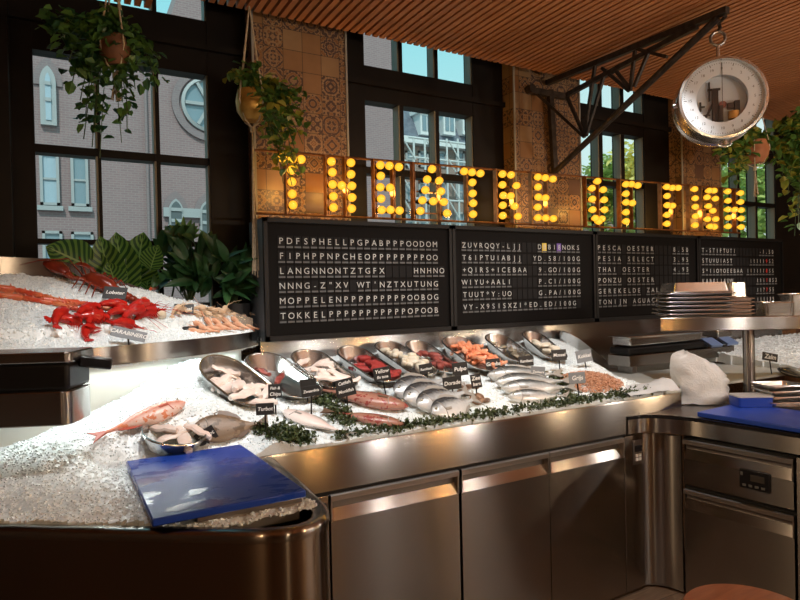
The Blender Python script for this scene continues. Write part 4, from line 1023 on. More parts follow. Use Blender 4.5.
# ================================================================== menu boards
YBD = 3.0
def glyph(mb, ch, cx, cz, h, Y, m=0):
    if ch == ' ': return
    vs, fs = text_geo(ch, h, 0, .0)
    xs = [v[0] for v in vs]; ox = (min(xs)+max(xs))/2 if xs else 0
    mb.add([(cx+x-ox, Y, cz+y) for x, y, z in vs], fs, m)
BX = [.913, 2.050, 3.235, 4.360, 5.535]
BOARDS = [
 ('leftmost black menu board, with the words LANGNNON and MOPPELEN', (281, 434.5), (241.2, 316.5), 22, [
  'PDFSPHELLPGPABPPPOODOM', 'FIPHPPNPCHEOPPPPPPPPOO', 'LANGNNONTZTGFX    HNHNO', 'NNNG-Z"XV WT\'NZTXUTUNG', 'MOPPELENPPPPPPPPPOOBOG', 'TOKKELPPPPPPPPPPPOPOOB'], {}),
 ('second black menu board from the left, with prices per 100G and a yellow tile', (463.5, 577.5), (245.4, 307.5), 23, [
  'ZUVRQQY-LJJ   D8BI8NOKS', 'T6IPTUIABJJ  YD.58/100G', '+QIRS+ICEBAA  9.GO/100G', 'WIYU+AALI     P.C1/100G', 'TUUT*Y:UO     G.PA/100G', 'VY-X9SISXZI*ED.ED/100G '], {(0, 15): YELL, (0, 18): PURP}),
 ('third black menu board from the left, reading PESCA OESTER', (598.5, 686.5), (248, 302.5), 20, [
  'PESCA OESTER    8.50', 'PESIA SELECT    3.95', 'THAI OESTER     4.95', 'PONZU OESTER        ', 'GEREKELDE ZALM      ', 'TONIJN AGUACHILE    '], {}),
 ('rightmost black menu board, partly behind the steel trays, with red tiles', (702.5, 772), (250.5, 302), 22, [
  'T-STIFTUT1       -1.50', 'STUVUIAST     IIIII952', 'S*IIOYOEEBAA IIIIII8SS', 'KABELJAUW       IIII8S3', 'ZALMFILET       II7755', 'TONG            IIII35'], {(1, 19): REDL, (2, 19): REDL, (3, 19): REDL, (4, 19): REDL}),
]
BSIDE = plain('blue_grey_board_side', (.10,.115,.13), .5)
for i, (lab, (pxa, pxb), (pya, pyb), nc, rows, tint) in enumerate(BOARDS):
    x0, x1 = BX[i], BX[i+1]; z0, z1 = 1.322, 1.945
    b = thing('menu_board', lab, 'menu board', ((x0+x1)/2, YBD, z0), None, 'row of black menu boards')
    part('case', MB().bx(x0, x1-.006, YBD, 3.235, z0, z1), BLACK if i else BSIDE, b, True, smooth=False)
    part('panel', MB().bx(x0+.0, x1-.006, YBD-.010, YBD+.001, z0, z1), BOARD, b, True, smooth=False)
    fr = MB()
    for q in ((x0, x1-.006, z1-.022, z1), (x0, x1-.006, z0, z0+.026), (x0, x0+.02, z0, z1), (x1-.024, x1-.006, z0, z1)): fr.bx(q[0], q[1], YBD-.024, YBD-.009, q[2], q[3])
    part('frame', fr, BLACK, b, True, smooth=False)
    a, c = onY(pxa, pya, YBD-.011), onY(pxb, pya, YBD-.011); bot = onY(pxa, pyb, YBD-.011)
    pitch = (c.x-a.x)/(nc-1); rows_dz = (a.z-bot.z)/(len(rows)-1); hh = min(pitch*1.02, .046)
    for r, s in enumerate(rows):
        zc = a.z - r*rows_dz; fl = MB()
        lt = MB()
        for k, ch in enumerate(s[:nc+1]):
            cx = a.x + k*pitch
            tm = tint.get((r, k))
            fl.bx(cx-pitch*.43, cx+pitch*.43, YBD-.0135, YBD-.0095, zc-hh*.78, zc+hh*.62, m=3 if tm is PURP else 1 if tm is YELL else 0)
            if ch != ' ':
                fl.bx(cx-pitch*.40, cx+pitch*.40, YBD-.0145, YBD-.013, zc-hh*.76, zc-hh*.55, m=2)
                glyph(lt, ch, cx, zc, hh*1.02, YBD-.0152, 1 if tm is REDL else 0)
        tms = [t_ for (rr_, kk_), t_ in tint.items() if rr_ == r and t_ is not REDL]
        fo = part('flap_row', fl, [FLAP, YELL, FLAPG, PURP] if tms else [FLAP, FLAP, FLAPG], b, True, smooth=False)
        part('lettering', lt, [GLYPH, REDL], fo, True, smooth=False)

# ================================================================== bulb sign
ms = thing('bulb_letter_sign', 'marquee sign of glowing amber bulbs spelling THEATRE OF FISH above the menu boards', 'sign', (3.0, 3.0, 1.95))
YS = 3.0
def sx(px): return onY(px, 190, YS).x
def ztop(X): return 2.292 + (X-.92)*.0158
def zbot(X): return 1.968 + (X-.92)*.0047
XA, XB = .90, 5.02
part('top_rail', MB().tube([(XA, YS+.05, ztop(XA)), (XB, YS+.05, ztop(XB))], .007, 6), COPPER, ms, True)
part('bottom_rail', MB().tube([(XA, YS+.05, zbot(XA)+.004), (XB, YS+.05, zbot(XB)+.004)], .007, 6), COPPER, ms, True)
LET = {
 'T': [(0,0),(1,0),(2,0),(1,1),(1,2),(1,3),(1,4)],
 'H': [(0,0),(0,1),(0,2),(0,3),(0,4),(1,2),(2,0),(2,1),(2,2),(2,3),(2,4)],
 'E': [(0,0),(1,0),(2,0),(0,1),(0,2),(1,2),(0,3),(0,4),(1,4),(2,4)],
 'A': [(1,0),(.55,1),(1.45,1),(.4,2),(1.6,2),(.15,3),(1,3),(1.85,3),(0,4),(2,4)],
 'R': [(0,0),(1,0),(0,1),(1.7,1),(0,2),(1,2),(0,3),(1.4,3),(0,4),(1.8,4)],
 'O': [(1,-.1),(.1,.7),(1.9,.8),(.05,1.8),(2,1.8),(.1,2.9),(1.95,2.9),(.5,3.8),(1.6,3.8),(1.05,4.1)],
 'F': [(0,0),(1,0),(2,0),(0,1),(0,2),(1,2),(0,3),(0,4)],
 'I': [(0,0),(0,1),(0,2),(0,3),(0,4)],
 'S': [(.6,0),(1.7,0),(.0,.8),(2,.9),(.4,1.8),(1.3,2.3),(2,3.2),(.1,3.3),(.7,4.1),(1.6,4.1)],
}
WORD = [('T',283,9.2),('H',332,9.6),('E',380,9.4),('A',419,13.2),('T',464,8.2),('R',502,8.2),('E',537,7.6),('O',591,6.2),('F',625,6.0),('F',666,5.6),('I',694,5),('S',706,4.2),('H',727,6.4)]
rest = MB(); nb = 0
bprof = [(0, -.026), (.010, -.0245), (.018, -.018), (.0228, -.006), (.0236, .003), (.0205, .014), (.014, .024), (.011, .032)]
for ch, px, dpx in WORD:
    X0 = sx(px); pit = (sx(px+2*dpx)-sx(px))/2 if ch != 'I' else .05
    zt, zb = ztop(X0)-.040, zbot(X0)+.045; dz = (zt-zb)/4
    fr = MB(); hz = (zbot(X0)+.004, ztop(X0))
    cols = sorted(set(round(c) for c, r in LET[ch]))
    for c in ([0, 2] if len(cols) > 1 and ch not in 'T' else cols[:1] if ch == 'I' else [1]):
        fr.bx(X0+c*pit-.026, X0+c*pit-.020, YS+.02, YS+.055, *hz).bx(X0+c*pit+.0, X0+c*pit+.004, YS+.045, YS+.055, *hz)
    for r in range(5):
        cs = [c for c, rr_ in LET[ch] if abs(rr_-r) < .5]
        if cs: fr.bx(X0+min(cs)*pit-.024, X0+max(cs)*pit+.024, YS+.045, YS+.05, zt-r*dz-.004, zt-r*dz+.004)
    for c, r in LET[ch]:
        fr.lathe([(0, 0), (.012, 0), (.013, .025), (0, .025)], 8, 1, T(X0+c*pit, YS+.018, zt-r*dz) @ R3(-PI/2))
    lo = part('letter_frame', fr, [COPPER, BLACK], ms, True, smooth=False)
    for c, r in LET[ch]:
        M = T(X0+c*pit+random.uniform(-.004,.004), YS-.008, zt-r*dz+random.uniform(-.003,.003)) @ R3(-PI/2)
        if nb < 100:
            part('bulb', MB().lathe(bprof, 14, 0, M), BULB, lo, True)
        else: rest.lathe(bprof, 14, 0, M)
        nb += 1
part('small_bulbs', rest, BULB, ms, True, kind='stuff')

# ================================================================== iron bracket and hanging dial scale
XBK = 3.05
def bk(px, py): return onX(px, py, XBK)
def wl(px, py): return onY(px, py, 3.205)
br = thing('iron_bracket', 'black iron truss bracket reaching from the tiled wall to the hanging scale', 'bracket', (XBK, 3.2, 2.4))
tipP = bk(722, 12); topw = bk(545, 84); foot = bk(556, 171)
part('top_beam', MB().bar(tipP+V((0,-.03,0)), (XBK, 3.22, topw.z), .034, .034), IRON, br, True, smooth=False)
part('diagonal_strut', MB().tube([bk(718, 18), foot], .020, 8), IRON, br, True)
part('inner_chord', MB().bar(bk(697, 26), bk(567, 95), .028, .028), IRON, br, True, smooth=False)
part('wall_bar', MB().bar(wl(529, 90), wl(568, 97), .03, .04).tube([wl(531, 89)+V((0,-.02,0)), wl(531,89)+V((0,.03,0))], .03, 12), IRON, br, True)
part('wall_post', MB().bar(wl(550, 90), wl(555, 174), .04, .03), IRON, br, True, smooth=False)
for p, q in (((595, 66), (584, 137)), ((606, 69), (586, 136)), ((602, 68), (629, 91)), ((616, 71), (631, 90)), ((635, 51), (630, 90)), ((649, 51), (634, 87)), ((637, 49), (667, 57)), ((567, 97), (585, 137))):
    part('web_bar', MB().bar(bk(*p), bk(*q), .018, .018), IRON, br, True, smooth=False)
part('web_bar', MB().bar(wl(537, 94), bk(584, 137), .018, .018), IRON, br, True, smooth=False)

hv = V((-.84, -.54, 0)).normalized(); rv = V((.54, -.84, 0)).normalized(); ang = math.radians(14)
nv = hv*math.cos(ang) + rv*math.sin(ang)
d = ray(722.5, 98); sc_c = CAMP + d*3.20
RD = .208
MS = Matrix(((-nv.y, 0, nv.x, sc_c.x), (nv.x, 0, nv.y, sc_c.y), (0, 1, 0, sc_c.z), (0, 0, 0, 1)))   # local x right, y up, z out of the dial
hs = thing('hanging_dial_scale', 'large round hanging scale with a white dial and steel drum, under the iron bracket', 'scale', sc_c, rot_of(MS))
WORLD[hs.name] = MS
part('drum', MB().lathe([(0, -.17), (RD*.93, -.17), (RD*1.0, -.155), (RD*1.0, -.02), (RD*.97, -.012)], 56), steel('worn_drum_steel', (.50,.43,.37), .25, 0, streak=(6, 6, 6)), hs)
part('bezel', MB().lathe([(RD*.97, -.012), (RD*1.035, -.008), (RD*1.05, .004), (RD*1.03, .016), (RD*.97, .018), (RD*.945, .006), (RD*.945, -.004)], 64), STEELV, hs)
part('back_ring', MB().lathe([(RD*1.0, -.165), (RD*1.045, -.16), (RD*1.05, -.15), (RD*1.0, -.142)], 56), STEELV, hs)
part('dial_ring', MB().lathe([(RD*.60, -.006), (RD*.95, -.006), (RD*.95, -.010), (RD*.60, -.012), (RD*.60, -.006)], 64), DIAL, hs)
tk = MB()
for k in range(100):
    a = 2*PI*k/100; ln = .10 if k % 10 == 0 else .06 if k % 5 == 0 else .035
    r1 = RD*.90; r0 = r1-RD*ln*.7; w_ = .0011 if k % 5 else .0017
    tk.box(((r0+r1)/2, 0, -.0052), (r1-r0, w_*2, .0008), R3(0, 0, a))
for k in range(20):
    a = PI/2-2*PI*k/20; vs, fs = text_geo(str(k), .020, 0, 0)
    tk.add([(x+RD*.75*math.cos(a), y+RD*.75*math.sin(a), -.0048) for x, y, z in vs], fs)
part('dial_marks', tk, INK, hs, smooth=False)
part('inner_plate', MB().lathe([(0, -.055), (RD*.62, -.055), (RD*.62, -.007), (RD*.60, -.006)], 48), plain('pale_blue_grey_interior', (.62,.67,.72), .4), hs)
mk = MB()
mk.bx(-.040, -.012, -.115, .06, -.054, -.030).bx(-.012, .010, -.115, -.03, -.054, -.026).bx(-.10, -.075, -.03, -.022, -.054, -.044).bx(-.10, -.092, -.050, .0, -.054, -.044).bx(-.12, -.050, -.075, -.069, -.050, -.044)
mk.bx(.035, .060, -.050, -.02, -.054, -.026).bx(.065, .09, -.07, -.01, -.054, -.026).bx(-.06, .0, .055, .065, -.050, -.036).bx(-.056, -.05, .0, .10, -.050, -.036).tube([(-.02, .02, -.036), (-.08, -.1, -.036)], .006, 6)
part('mechanism', mk, plain('dark_mechanism', (.05,.055,.06), .35, .5), hs, smooth=False)
part('red_weight', MB().lathe([(0, .0), (.018, 0), (.018, .02), (0, .02)], 18, 0, T(.012, -.022, -.06)), plain('dull_red_enamel', (.26,.10,.09), .4), hs)
part('brass_weight', MB().lathe([(0, -.02), (.026, -.02), (.026, .02), (0, .02)], 18, 0, T(.062, -.085, -.036) @ R3(PI/2)), plain('orange_brass', (.75,.42,.12), .35, .4), hs)
part('pointer', MB().bx(-.0018, .0018, -.03, RD*.9, -.003, -.0015), INK, hs, smooth=False)
part('glass', MB().lathe([(0, .010), (RD*.7, .008), (RD*.95, .002)], 48), GLASSD, hs)
for s in (-1, 1): part('side_knob', MB().tube([(s*RD*.98, 0, -.07), (s*RD*1.11, 0, -.07)], .014, 10), STEELV, hs)
hk = MB(); topz = RD*1.0
tipL = MS.inverted() @ (tipP+V((0, -.02, -.03)))
rg_c = V((0, tipL.y*.66+topz*.34, -.07)); 
part('hanger_rod', MB().tube([(0, topz-.01, -.07), (0, rg_c.y-.04, -.07)], .009, 8), STEELV, hs)
part('ring', MB().tube([rg_c+V((.036*math.cos(a), .036*math.sin(a), 0)) for a in [2*PI*k/24 for k in range(26)]], .0085, 8), STEELD, hs)
part('hook', MB().tube([rg_c+V((0, .035, 0)), rg_c+V((.012, .055, .0)), rg_c+V((.006, .08, 0)), V((0, tipL.y, -.07+(tipL.z+.07)*.5)), tipL], .009, 8), IRON, hs)
bt = MB()
bt.tube([(.02+.03*math.cos(a), -topz-.02+.016*math.sin(a), -.05) for a in [2*PI*k/20 for k in range(22)]], .006, 7).tube([(.02, -topz+.01, -.05), (.02, -topz-.03, -.05)], .012, 8)
part('lower_hook', bt, STEELV, hs)
# ================================================================== right arm: shelf, trays, scale, bag, boards
def rrect(w, d, r=.02, n=4):
    pts = []
    for cx, cy, a0 in ((w/2-r, d/2-r, 0), (-w/2+r, d/2-r, PI/2), (-w/2+r, -d/2+r, PI), (w/2-r, -d/2+r, 1.5*PI)):
        for k in range(n+1): a = a0+PI/2*k/n; pts.append((cx+r*math.cos(a), cy+r*math.sin(a)))
    return pts
def rr3(w, d, z, r=.02): return [V((x, y, z)) for x, y in rrect(w, d, r)]
P0 = onZ(660, 318, 1.377); P1 = onZ(800, 315.5, 1.377); ax = math.atan2(P1.y-P0.y, P1.x-P0.x)
MR = R3(0, 0, ax)
sf = thing('steel_shelf', 'raised steel shelf on a round post carrying stacks of steel trays, right', 'shelf', (P0.x, P0.y, 1.30), MR)
part('shelf_band', MB().loft([[V((x, y, z)) for x, y in [(0,0),(1.5,0),(1.5,.42),(.21,.42)]] for z in (0, .077)]), STEEL, sf, bevel=.004)
pp = drop(757, 402, lambda X, Y: .903)
pl = WORLD[sf.name].inverted() @ V((pp.x, pp.y, .903))
part('post', MB().tube([(pl.x, max(pl.y, .06), pl.z), (pl.x, max(pl.y, .06), 0.0)], .031, 20), STEEL, sf)
part('post', MB().tube([(pl.x+.85, .2, pl.z-.0), (pl.x+.85, .2, 0)], .031, 16), STEEL, sf)
def on_shelf(px, py, depth=.13):
    q = onZ(px, py, 1.377); l = WORLD[sf.name].inverted() @ q; return WORLD[sf.name] @ V((l.x, depth, .077))
def gn_tray(name, label, c, w, d, h, rot, group=None, lidz=None, mat=None, flip=False):
    t = thing(name, label, 'tray' if 'tray' in name else 'container', c, rot, group); sg = -1 if flip else 1; z0 = h if flip else 0
    def zz(z): return z0+sg*z
    part('pan', MB().loft([rr3(w*.86, d*.84, zz(.0)), rr3(w*.93, d*.91, zz(h-.004)), rr3(w, d, zz(h-.002)), rr3(w, d, zz(h)), rr3(w*.92, d*.90, zz(h)), rr3(w*.85, d*.83, zz(.003))]), mat or STEELV, t, angle=40)
    part('rolled_rim', MB().tube([V((x, y, zz(h-.002))) for x, y in rrect(w, d)+rrect(w, d)[:2]], .0032, 6), mat or STEELV, t)
    return t
wA = .37
c = on_shelf(692, 316, .17)
for k in range(6):
    gn_tray('steel_tray', 'flat steel tray in the tall stack, %s from the bottom' % ('first', 'second', 'third', 'fourth', 'fifth', 'sixth')[k], c+V((0, 0, k*.0235)), wA*1.02-.006*(k % 2), .30, .020, MR @ R3(0, 0, rg.uniform(-.02, .02)), 'tall stack of steel trays')
gn_tray('steel_tray', 'deep upturned steel tray topping the tall stack', c+V((.01, 0, .142)), wA*.90, .28, .055, MR @ R3(0, 0, .03), 'tall stack of steel trays', flip=True)
c = on_shelf(738, 316, .12)
for k in range(5):
    gn_tray('small_steel_tray', 'small flat steel tray in the narrow stack, %s from the bottom' % ('first', 'second', 'third', 'fourth', 'fifth')[k], c+V((0, 0, k*.021)), .155, .18, .018, MR, 'narrow stack of small trays')
gn_tray('steel_cup', 'upright steel container on top of the narrow stack', c+V((.01, 0, .106)), .105, .11, .085, MR, flip=True)
gn_tray('steel_container', 'low steel container standing alone on the right of the shelf', on_shelf(774, 315, .12), .165, .15, .075, MR)
gn_tray('steel_container', 'steel container cut off by the right edge of the photo', on_shelf(807, 315, .15), .14, .15, .12, MR)
# scale on its steel bridge
Ys = 2.70
def scx(px, py=365): return onY(px, py, Ys).x
x0, x1 = onY(617, 366, Ys).x+.12, 4.35
brg = thing('steel_bridge', 'low steel bridge shelf carrying the black scale at the end of the ice', 'shelf', ((x0+x1)/2, Ys, .99))
zb_, zt_ = onY(617, 369, Ys).z, onY(617, 357.5, Ys).z
part('plate', MB().bx(x0, x1, Ys, Ys+.18, zb_, zt_), STEEL, brg, True, bevel=.004)
for X in (x0+.08, x1-.08): part('leg', MB().bx(X-.02, X+.02, Ys+.03, Ys+.15, .99, zb_+.002), STEEL, brg, True, smooth=False)
def counter_scale(lab, xa, xb, y0, y1, zb, rot_px=None):
    s = thing('counter_scale', lab, 'scale', ((xa+xb)/2, (y0+y1)/2, zb))
    part('body', MB().bx(xa-.0, xb, y0, y1, zb+.006, zb+.05), BLACK, s, True, bevel=.01)
    part('pan', MB().bx(xa+.03, xb-.10, y0+.01, y1, zb+.058, zb+.118), STEELV, s, True, bevel=.010)
    part('pan_rim', MB().bx(xa+.0, xb-.08, y0+.0, y1+.01, zb+.116, zb+.124), STEELV, s, True, bevel=.003)
    part('keypad', MB().box((0,0,0), (.13, .10, .02), T(xb-.02, y0-.01, zb+.040) @ R3(.5)), plain('blue_grey_keypad', (.16,.24,.44), .4), s, True, bevel=.003)
    for X in (xa+.04, xb-.04): part('foot', MB().bx(X-.015, X+.015, y0+.03, y1-.03, zb, zb+.008), GAP, s, True, smooth=False)
    return s
counter_scale('black counter scale with a steel pan, on the steel bridge left of the post', x0-.01, onY(712, 350, Ys).x, Ys+.0, Ys+.16, zt_+.0)
counter_scale('black scale half hidden behind the round post', onY(722, 350, Ys).x+.15, 4.30, Ys+.02, Ys+.16, zt_+.0)
# plastic bag
bp = onZ(714, 405, .905); bagc = V((bp.x, bp.y+.10, .905))
bag = MB(); RN = 22
def bagring(z, w, d, k):
    return [V((w*math.cos(2*PI*j/26)*(1+.30*noise.noise(V((j*.55, z*9, k)))), d*math.sin(2*PI*j/26)*(1+.4*noise.noise(V((j*.6, z*10, k+5)))), z+.012*noise.noise(V((j*.7, z*20, 3))))) for j in range(26)]
R = []
for i in range(RN):
    u = i/(RN-1); w_ = .15*(1-.15*u)*(1 if u < .75 else 1-.7*(u-.75)/.25*.6); R.append([V((p.x+.05*u+.012*math.sin(u*9)-.10*max(0, u-.5), p.y, p.z*(1-.30*p.x/.15*min(1, u*1.2)))) for p in bagring(.004+u*.25+.02*math.sin(u*3), w_, .09*(1-.72*u), i*.13)])
bg_ = single('plastic_bag', bag.loft(R), BAG, 'crumpled white plastic bag standing on the worktop beside the blue board', 'bag', angle=75)
bg_.matrix_world = T(bagc) @ R3(0, 0, ax)
sheet = MB(); R = []
for i in range(12):
    u = i/11; R.append([V((-.30+u*.34, (v_/9-.5)*.26*(1-.3*u), .012+.022*abs(noise.noise(V((u*5, v_*.6, 2))))+.05*u*u*math.sin(v_/9*PI))) for v_ in range(10)])
sh2 = MB().loft(R, caps=False, closed=False); R2 = [[p+V((0,0,.002)) for p in r] for r in R]
so = single('plastic_sheet', sh2.loft(R2, caps=False, closed=False), BAG, 'thin sheet of clear white plastic lying on the steel left of the bag', 'plastic sheet', angle=25)
so.matrix_world = T(onZ(672, 396, .995)+V((.10, .14, 0))) @ R3(0, 0, -.2)
# blue boards
bcs = [onZ(697, 412.5, .925), onZ(800, 428.5, .925)]
dirv = (bcs[1]-bcs[0]); dirv.z = 0; dirv.normalize(); bkv = V((-dirv.y, dirv.x, 0))
def boardpoly(o, dx, dy, n=bkv): return [o, o+dirv*dx, o+dirv*dx+n*dy, o+n*dy]
bo = boardpoly(bcs[0], .62, .40)
single('cutting_board', MB().prism([(p.x, p.y) for p in bo], .904, .928), BLUEP, 'flat blue cutting board on the right worktop', 'cutting board', bevel=.004)
q = onZ(752, 409, .930)
bxo = thing('blue_box', 'small blue box standing on the blue board beside the post', 'box', (q.x+.09, q.y+.06, .930), R3(0, 0, -.55))
part('box', MB().loft([rr3(.17, .11, 0, .012), rr3(.175, .115, .048, .012), rr3(.16, .10, .05, .01), rr3(.155, .095, .01, .01)]), BLUEP, bxo)
part('lid', MB().loft([rr3(.178, .118, .049, .012), rr3(.178, .118, .056, .012)]), plain('pale_plastic_lid', (.55,.55,.56), .3), bxo)
q = onZ(775, 409, .930)
c0 = V((q.x+.16, q.y+.05, .930))
for k in range(4):
    gn_tray('shallow_steel_tray', 'shallow steel tray at the right edge behind the blue board, %s from the bottom' % ('first', 'second', 'third', 'fourth')[k], c0+V((.01*k, .012*k, k*.026)), .22, .16, .022, R3(0, 0, -.5+.05*k), 'stack of shallow trays')
# round table at the bottom right edge
tc_ = onZ(752, 586, .50); _rd = ray(752, 586); tp = V((tc_.x, tc_.y, 0)) - V((_rd.x, _rd.y, 0)).normalized()*.205
tb = thing('round_table', 'round brown wooden table top at the bottom edge in front of the drawers', 'table', (tp.x, tp.y, 0))
part('table_top', MB().lathe([(0, .465), (.19, .465), (.205, .475), (.207, .490), (.200, .500), (0, .500)], 56), TABLEW, tb)
part('pedestal', MB().lathe([(.02, .014), (.022, .1), (.022, .40), (.06, .466)], 20), BLACK, tb)
part('foot', MB().lathe([(0, 0), (.15, 0), (.15, .008), (.02, .02)], 32), BLACK, tb)

# ================================================================== foreground left: blue board on its box, scale on its plate
lid = thing('steel_box', 'steel box standing in the ice under the wet blue board', 'box', (.43, 1.85, .93))
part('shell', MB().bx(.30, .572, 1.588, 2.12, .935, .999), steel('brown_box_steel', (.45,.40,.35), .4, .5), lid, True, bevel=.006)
part('folded_rim', MB().bx(.296, .576, 1.584, 2.124, .985, .9995), STEELD, lid, True, bevel=.003)
lb = MB().prism([(.190, 1.570), (.583, 1.573), (.570, 2.196), (.190, 2.186)], 1.000, 1.020)
single('blue_cutting_board', lb, BLUE, 'large wet blue cutting board resting on the steel box in the front ice', 'cutting board', bevel=.004)
ql = onZ(70, 386, 1.275); dl = ql
fx = V((RT.x, RT.y, 0)).normalized(); fy = V((-fx.y, fx.x, 0)); ax2 = math.atan2(fx.y, fx.x) + .10
corner = onZ(70, 352, 1.395)
pl_ = thing('steel_stand', 'steel stand under the black scale at the left edge', 'stand', (corner.x, corner.y, 1.17), R3(0, 0, ax2))
part('plate', MB().loft([[V((x-.25, y+.10, z)) for x, y in rrect(.48, .18, .03)] for z in (.0, .105)]), STEEL, pl_, bevel=.004)
part('post', MB().tube([(-.36, .14, .002), (-.36, .14, -.24)], .03, 16), STEEL, pl_)
s2 = thing('counter_scale', 'dark scale with a flat steel top at the left edge beside the shellfish shelf', 'scale', (corner.x, corner.y, 1.277), R3(0, 0, ax2))
part('body', MB().bx(-.5, -.012, .012, .18, .0, .085), BLACK, s2, bevel=.012)
part('pan', MB().loft([[V((x-.245, y+.095, z)) for x, y in rrect(.49, .19, .02)] for z in (.086, .118)]), STEEL, s2, bevel=.004)
part('handle', MB().bar((-.015, .10, .082), (.075, .13, .065), .055, .035), BLACKG, s2, bevel=.006)
# ================================================================== plants
def leaf_mesh(items, name, mat, parent, wave=.0):
    """striped leaves with a UV: items are (base, tip, width, normal, cup)"""
    vs, fs, uvs = [], [], []
    nu, nv_ = 9, 4
    for b, t, w, n, cup in items:
        b, t = V(b), V(t); ax_ = (t-b); L = ax_.length; ax_.normalize(); sd = ax_.cross(V(n)).normalized(); nn = sd.cross(ax_).normalized(); o = len(vs)
        for i in range(nu+1):
            u = i/nu; ww = w*(math.sin(PI*min(1, u*1.0)**.78)**.75 if 0 < u < 1 else 0.004)
            for j in range(nv_+1):
                v_ = j/nv_-.5
                p = b + ax_*(u*L) + sd*(v_*ww) + nn*(-cup*L*(u-.3)**2 + abs(v_)*ww*.35 + wave*w*math.sin(u*16+v_*3)*abs(v_))
                vs.append(tuple(p)); uvs.append((u, v_+.5))
        for i in range(nu):
            for j in range(nv_):
                k = o+i*(nv_+1)+j; fs.append((k, k+1, k+nv_+2, k+nv_+1))
    me = bpy.data.meshes.new(name); Wi = WORLD[parent.name].inverted()
    me.from_pydata([tuple(Wi @ V(p)) for p in vs], [], fs); me.materials.append(mat)
    ul = me.uv_layers.new(name='UVMap')
    for lp in me.loops: ul.data[lp.index].uv = uvs[lp.vertex_index]
    me.polygons.foreach_set('use_smooth', [True]*len(me.polygons)); me.update()
    return part(name, me, None, parent)
def pot(parent, c, r, h, mat, rim=True):
    part('pot', MB().lathe([(0, 0), (r*.80, 0), (r*.86, h*.3), (r, h), (r*.95, h), (r*.93, h*.9), (0, h*.9)], 28, 0, T(c)), mat, parent, True)
    part('soil', MB().lathe([(0, h*.905), (r*.925, h*.905)], 20, 0, T(c)), SOIL, parent, True)
rg = random.Random(21)
YP = 3.22
def pz(px, py, Y=YP): return onY(px, py, Y)
# calathea behind the lobster
cb_ = V((.27, 3.22, 1.336))
ca_ = thing('calathea_plant', 'calathea with broad striped light green leaves behind the lobster', 'potted plant', cb_)
pot(ca_, cb_, .085, .15, POTB)
LV = [((92, 268), (46, 246), 34, .05), ((112, 290), (100, 236), 30, .1), ((125, 292), (116, 232), 33, .05), ((135, 285), (143, 232), 34, .15), ((150, 270), (158, 245), 22, .1), ((104, 288), (96, 250), 20, .2), ((128, 296), (128, 256), 22, .1), ((146, 290), (152, 262), 20, .2), ((118, 290), (108, 262), 22, .1)]
it = []; stems = MB()
for k, (a, b, wpx, cup) in enumerate(LV):
    yy = YP-.10+.03*(k % 4); A, B = pz(*a, yy), pz(*b, yy-.04); it.append((A, B, wpx*3.2/FOC, (-.2+rg.uniform(-.3, .3), -1, .35), cup))
    stems.tube([cb_+V((0, 0, .14)), (cb_+V((0,0,.2))+A)/2+V((0, 0, .02)), A], .004, 5)
leaf_mesh(it, 'leaves', CALA, ca_); part('stems', stems, STEM, ca_, True)
def bushy(nm, lab, c, r, h, pmat, px0, px1, py0, py1, n, wpx, lpx, mat, seed, Y=YP, mats2=None):
    g = random.Random(seed); t = thing(nm, lab, 'potted plant', c); pot(t, c, r, h, pmat); it = []; st = MB()
    top = c+V((0, 0, h*.9)); mid = ((px0+px1)/2, (py0+py1)/2)
    for k in range(n):
        a = (g.uniform(px0, px1), g.uniform(py0, py1)); B = pz(*a, Y+g.uniform(-.12, .10))
        dr = (B-top-V((0,0,.10))).normalized(); dr = (dr+V((g.uniform(-.5,.5), g.uniform(-.4,.2), g.uniform(-.5,.15)))).normalized()
        L = lpx*3.2/FOC*g.uniform(.7, 1.2); A = B-dr*L
        it.append((A, B, wpx*3.2/FOC*g.uniform(.7, 1.15), (g.uniform(-.5,.5), -1, g.uniform(.1, 1)), g.uniform(.1, .5)))
        if k % 2 == 0: st.tube([top, (top+A)/2+V((0,0,.03)), A], .003, 5)
    leaf_mesh(it, 'leaves', mat, t); part('stems', st, STEM, t, True); return t
bushy('leafy_houseplant', 'dense dark green houseplant in a black pot in the middle of the window ledge', V((.60, 3.24, 1.336)), .10, .19, POTB, 150, 216, 222, 292, 74, 11, 27, LEAFD, 4)
tp_ = thing('pale_green_shoot', 'bright green leaf rosette rising above the dark houseplant', 'potted plant', (.56, 3.30, 1.336))
pot(tp_, V((.50, 3.33, 1.336)), .05, .10, POTB)
it = []; rt = pz(183, 240, 3.32)
for k in range(9):
    a = k/8*PI*1.25-.4; B = rt+V((math.cos(a)*.085, -.03, abs(math.sin(a))*.10+.02)); it.append((rt+V((0,0,.0)), B, .032, (0, -1, .4), .1))
leaf_mesh(it, 'leaves', LEAF, tp_); part('stems', MB().tube([(.50, 3.33, 1.42), (rt.x, rt.y, rt.z)], .005, 5), STEM, tp_, True)
bushy('trailing_houseplant', 'dark green houseplant with long pointed leaves beside the leftmost menu board', V((.815, 3.20, 1.336)), .085, .18, POTB, 214, 268, 238, 300, 60, 8, 32, LEAFD, 8, 3.14)
